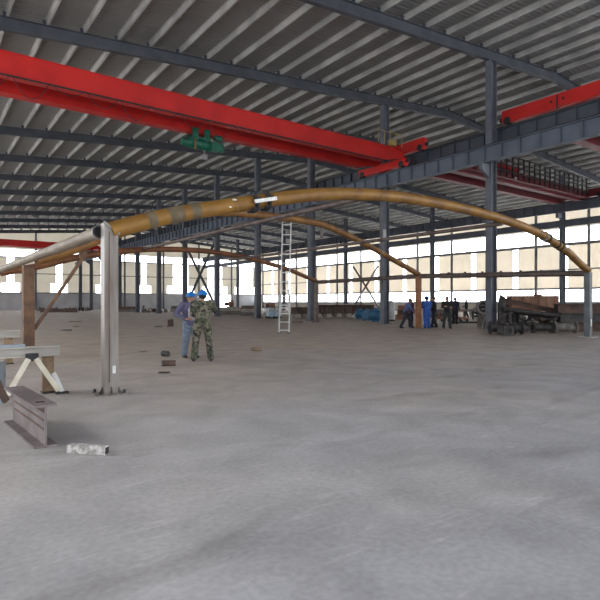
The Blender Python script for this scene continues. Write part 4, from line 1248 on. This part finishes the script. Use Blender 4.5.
# dark bracket plate and wheels beside the big column
p = G(501, 327.5)
t = thing('bracket_frame', 'tall dark bent bracket standing right beside the big grey column', 'bracket', p)
MB().hbeam(p, p + UP * 1.35, .24, .3, .03, .03, RIGHT).build('upright', 'junk', t)
MB().add([p + UP * 1.3 - RIGHT * .2, p + UP * 1.9 - RIGHT * .05, p + UP * 1.75 + RIGHT * .25, p + UP * 1.2 + RIGHT * .35, p + UP * 1.3 - RIGHT * .2 + FWD * .06, p + UP * 1.9 - RIGHT * .05 + FWD * .06, p + UP * 1.75 + RIGHT * .25 + FWD * .06, p + UP * 1.2 + RIGHT * .35 + FWD * .06],
         [(0, 1, 2, 3), (7, 6, 5, 4), (0, 4, 5, 1), (1, 5, 6, 2), (2, 6, 7, 3), (3, 7, 4, 0)]).build('head_plate', 'junk', t)
for px, py, r, lab in ((484, 327, .42, 'dark wheel with pale rim stood against the big grey column'), (475.5, 318.5, .5, 'dark wheel near the distant steel workbench')):
    p = G(px, py); c = p + UP * (r * 1.0 + (.75 if r < .45 else 0))
    t = thing('cable_reel', lab, 'reel', (p.x, p.y, 0), 'standing reels')
    MB().ring(c, FWD, r, r * .78, .12).build('rim', 'junk3', t)
    MB().ring(c + FWD * .2, FWD, r * .95, r * .4, .16).build('coil', 'junk', t)
    MB().disc(c + FWD * .1, FWD, r * .22, .5).build('hub', 'dark', t)
    for k in range(4):
        o = RIGHT * math.cos(k * PI / 2 + .4) + UP * math.sin(k * PI / 2 + .4)
        MB().bar(c + o * r * .1, c + o * r * .85, .05, .05, FWD).build('spoke', 'junk', t)
    if r < .45:
        MB().box((p.x - .3, p.y - .25, 0), (p.x + .3, p.y + .25, .76)).build('stand', 'junk2', t)
# workbench and low stacks between the men and the big column
a, b = G(455, 319.5), G(483, 319.5)
t = thing('steel_workbench', 'long dark steel workbench beyond the men at the far posts', 'bench', (a + b) / 2)
MB().bar(a + UP * .78, b + UP * .78, 1., .14).build('bench_top', 'junk2', t)
for k in range(4):
    r = a.lerp(b, (k + .2) / 3.4)
    MB().bar(r, r + UP * .72, .12).build('leg', 'junk', t)
for px, lab, m in ((442, 'rust-red low trolley behind the man with folded arms', 'rust'), (460.5, 'rust-red low trolley below the distant workbench', 'rust')):
    p = G(px, 321.5)
    t = thing('low_trolley', lab, 'trolley', p, 'rust-red low trolleys')
    MB().box((p.x - .5, p.y - .4, .2), (p.x + .5, p.y + .4, .34)).build('deck', m, t)
    MB().tube([p + UP * .34 - VX * .4, p + UP * .8 - VX * .3, p + UP * .8 + VX * .3, p + UP * .34 + VX * .4], .04, 8).build('handle', m, t)
    for sx in (-1, 1):
        for sy in (-1, 1): MB().disc(p + VX * sx * .38 + VY * sy * .32 + UP * .1, VX, .1, .08).build('wheel', 'dark', t)
bundle(396, 413, 319.5, (2, 2, 1), ('rust', 'rustD'), 'rust length in the stack behind the leaning man in blue shirt', sec='b', h=.4)
bundle(424, 455, 318, (2, 1), ('rustD', 'junk2'), 'dark length in the low stack behind the gathered men', sec='b', h=.4)
bundle(446, 486, 323.2, (1,), ('junk',), 'thin dark bar lying on the floor left of the big grey column', sec='b', h=.12)
# foot wedge by the big column
p = G(481.5, 329)
t = thing('raking_plate', 'pale tan plate leaning against the big grey column', 'plate', p)
MB().add([p, p + RIGHT * .3, p + RIGHT * .34 + UP * .85, p + RIGHT * .28 + UP * .95, p + FWD * .05, p + RIGHT * .3 + FWD * .05, p + RIGHT * .34 + UP * .85 + FWD * .05, p + RIGHT * .28 + UP * .95 + FWD * .05],
         [(3, 2, 1, 0), (4, 5, 6, 7), (0, 1, 5, 4), (1, 2, 6, 5), (2, 3, 7, 6), (3, 0, 4, 7)]).build('plate', 'junk3', t)
MB().bar(p + RIGHT * .1 + UP * .02 - FWD * .03, p + RIGHT * .3 + UP * .85 - FWD * .03, .05, .04).build('stiffener', 'rustD', t)

# ================================================================== LIGHT, SKY, CAMERA
FAR_SKY_BOOST = 10.
w = bpy.data.worlds.new('overcast'); S.world = w; w.use_nodes = True
nt = w.node_tree; bg = nt.nodes['Background']
tc = nt.nodes.new('ShaderNodeTexCoord'); sp = nt.nodes.new('ShaderNodeSeparateXYZ'); nt.links.new(tc.outputs['Generated'], sp.inputs[0])
rp = nt.nodes.new('ShaderNodeValToRGB'); nt.links.new(sp.outputs[2], rp.inputs[0])
rp.color_ramp.elements[0].position = 0; rp.color_ramp.elements[0].color = (.98, .98, 1., 1)
rp.color_ramp.elements[1].position = .8; rp.color_ramp.elements[1].color = (.80, .89, 1., 1)
nt.links.new(rp.outputs[0], bg.inputs[0])
# sky boost added beyond the far long wall to brighten the far floor
dt = nt.nodes.new('ShaderNodeVectorMath'); dt.operation = 'DOT_PRODUCT'; dt.inputs[1].default_value = (.86, .51, 0)
nt.links.new(tc.outputs['Generated'], dt.inputs[0])
mr = nt.nodes.new('ShaderNodeMapRange'); mr.inputs[1].default_value = -.15; mr.inputs[2].default_value = .6; mr.inputs[3].default_value = 2.5; mr.inputs[4].default_value = FAR_SKY_BOOST
nt.links.new(dt.outputs['Value'], mr.inputs[0]); nt.links.new(mr.outputs[0], bg.inputs[1])

sl = bpy.data.lights.new('hazy_sun', 'SUN'); sl.energy = 1.5; sl.angle = math.radians(22); sl.color = (1., .95, .87)
so = bpy.data.objects.new('hazy_sun', sl); COL.objects.link(so)
so.rotation_euler = (RIGHT * .82 - UP * .57).to_track_quat('-Z', 'Y').to_euler()
cam = bpy.data.cameras.new('camera'); co = bpy.data.objects.new('camera', cam); COL.objects.link(co)
co.location = (0, 0, EYE); co.rotation_euler = (PI / 2, 0, -math.atan2(SY, CY))
cam.sensor_fit = 'HORIZONTAL'; cam.sensor_width = 36.; cam.lens = F / 600 * 36; cam.shift_y = (HOR - 300) / 600
cam.clip_end = 500
S.camera = co
S.view_settings.view_transform = 'Standard'; S.view_settings.look = 'None'; S.view_settings.exposure = -.24; S.view_settings.gamma = 1.
S.cycles.max_bounces = 8; S.cycles.diffuse_bounces = 5; S.cycles.transparent_max_bounces = 12
S.cycles.caustics_reflective = False; S.cycles.caustics_refractive = False
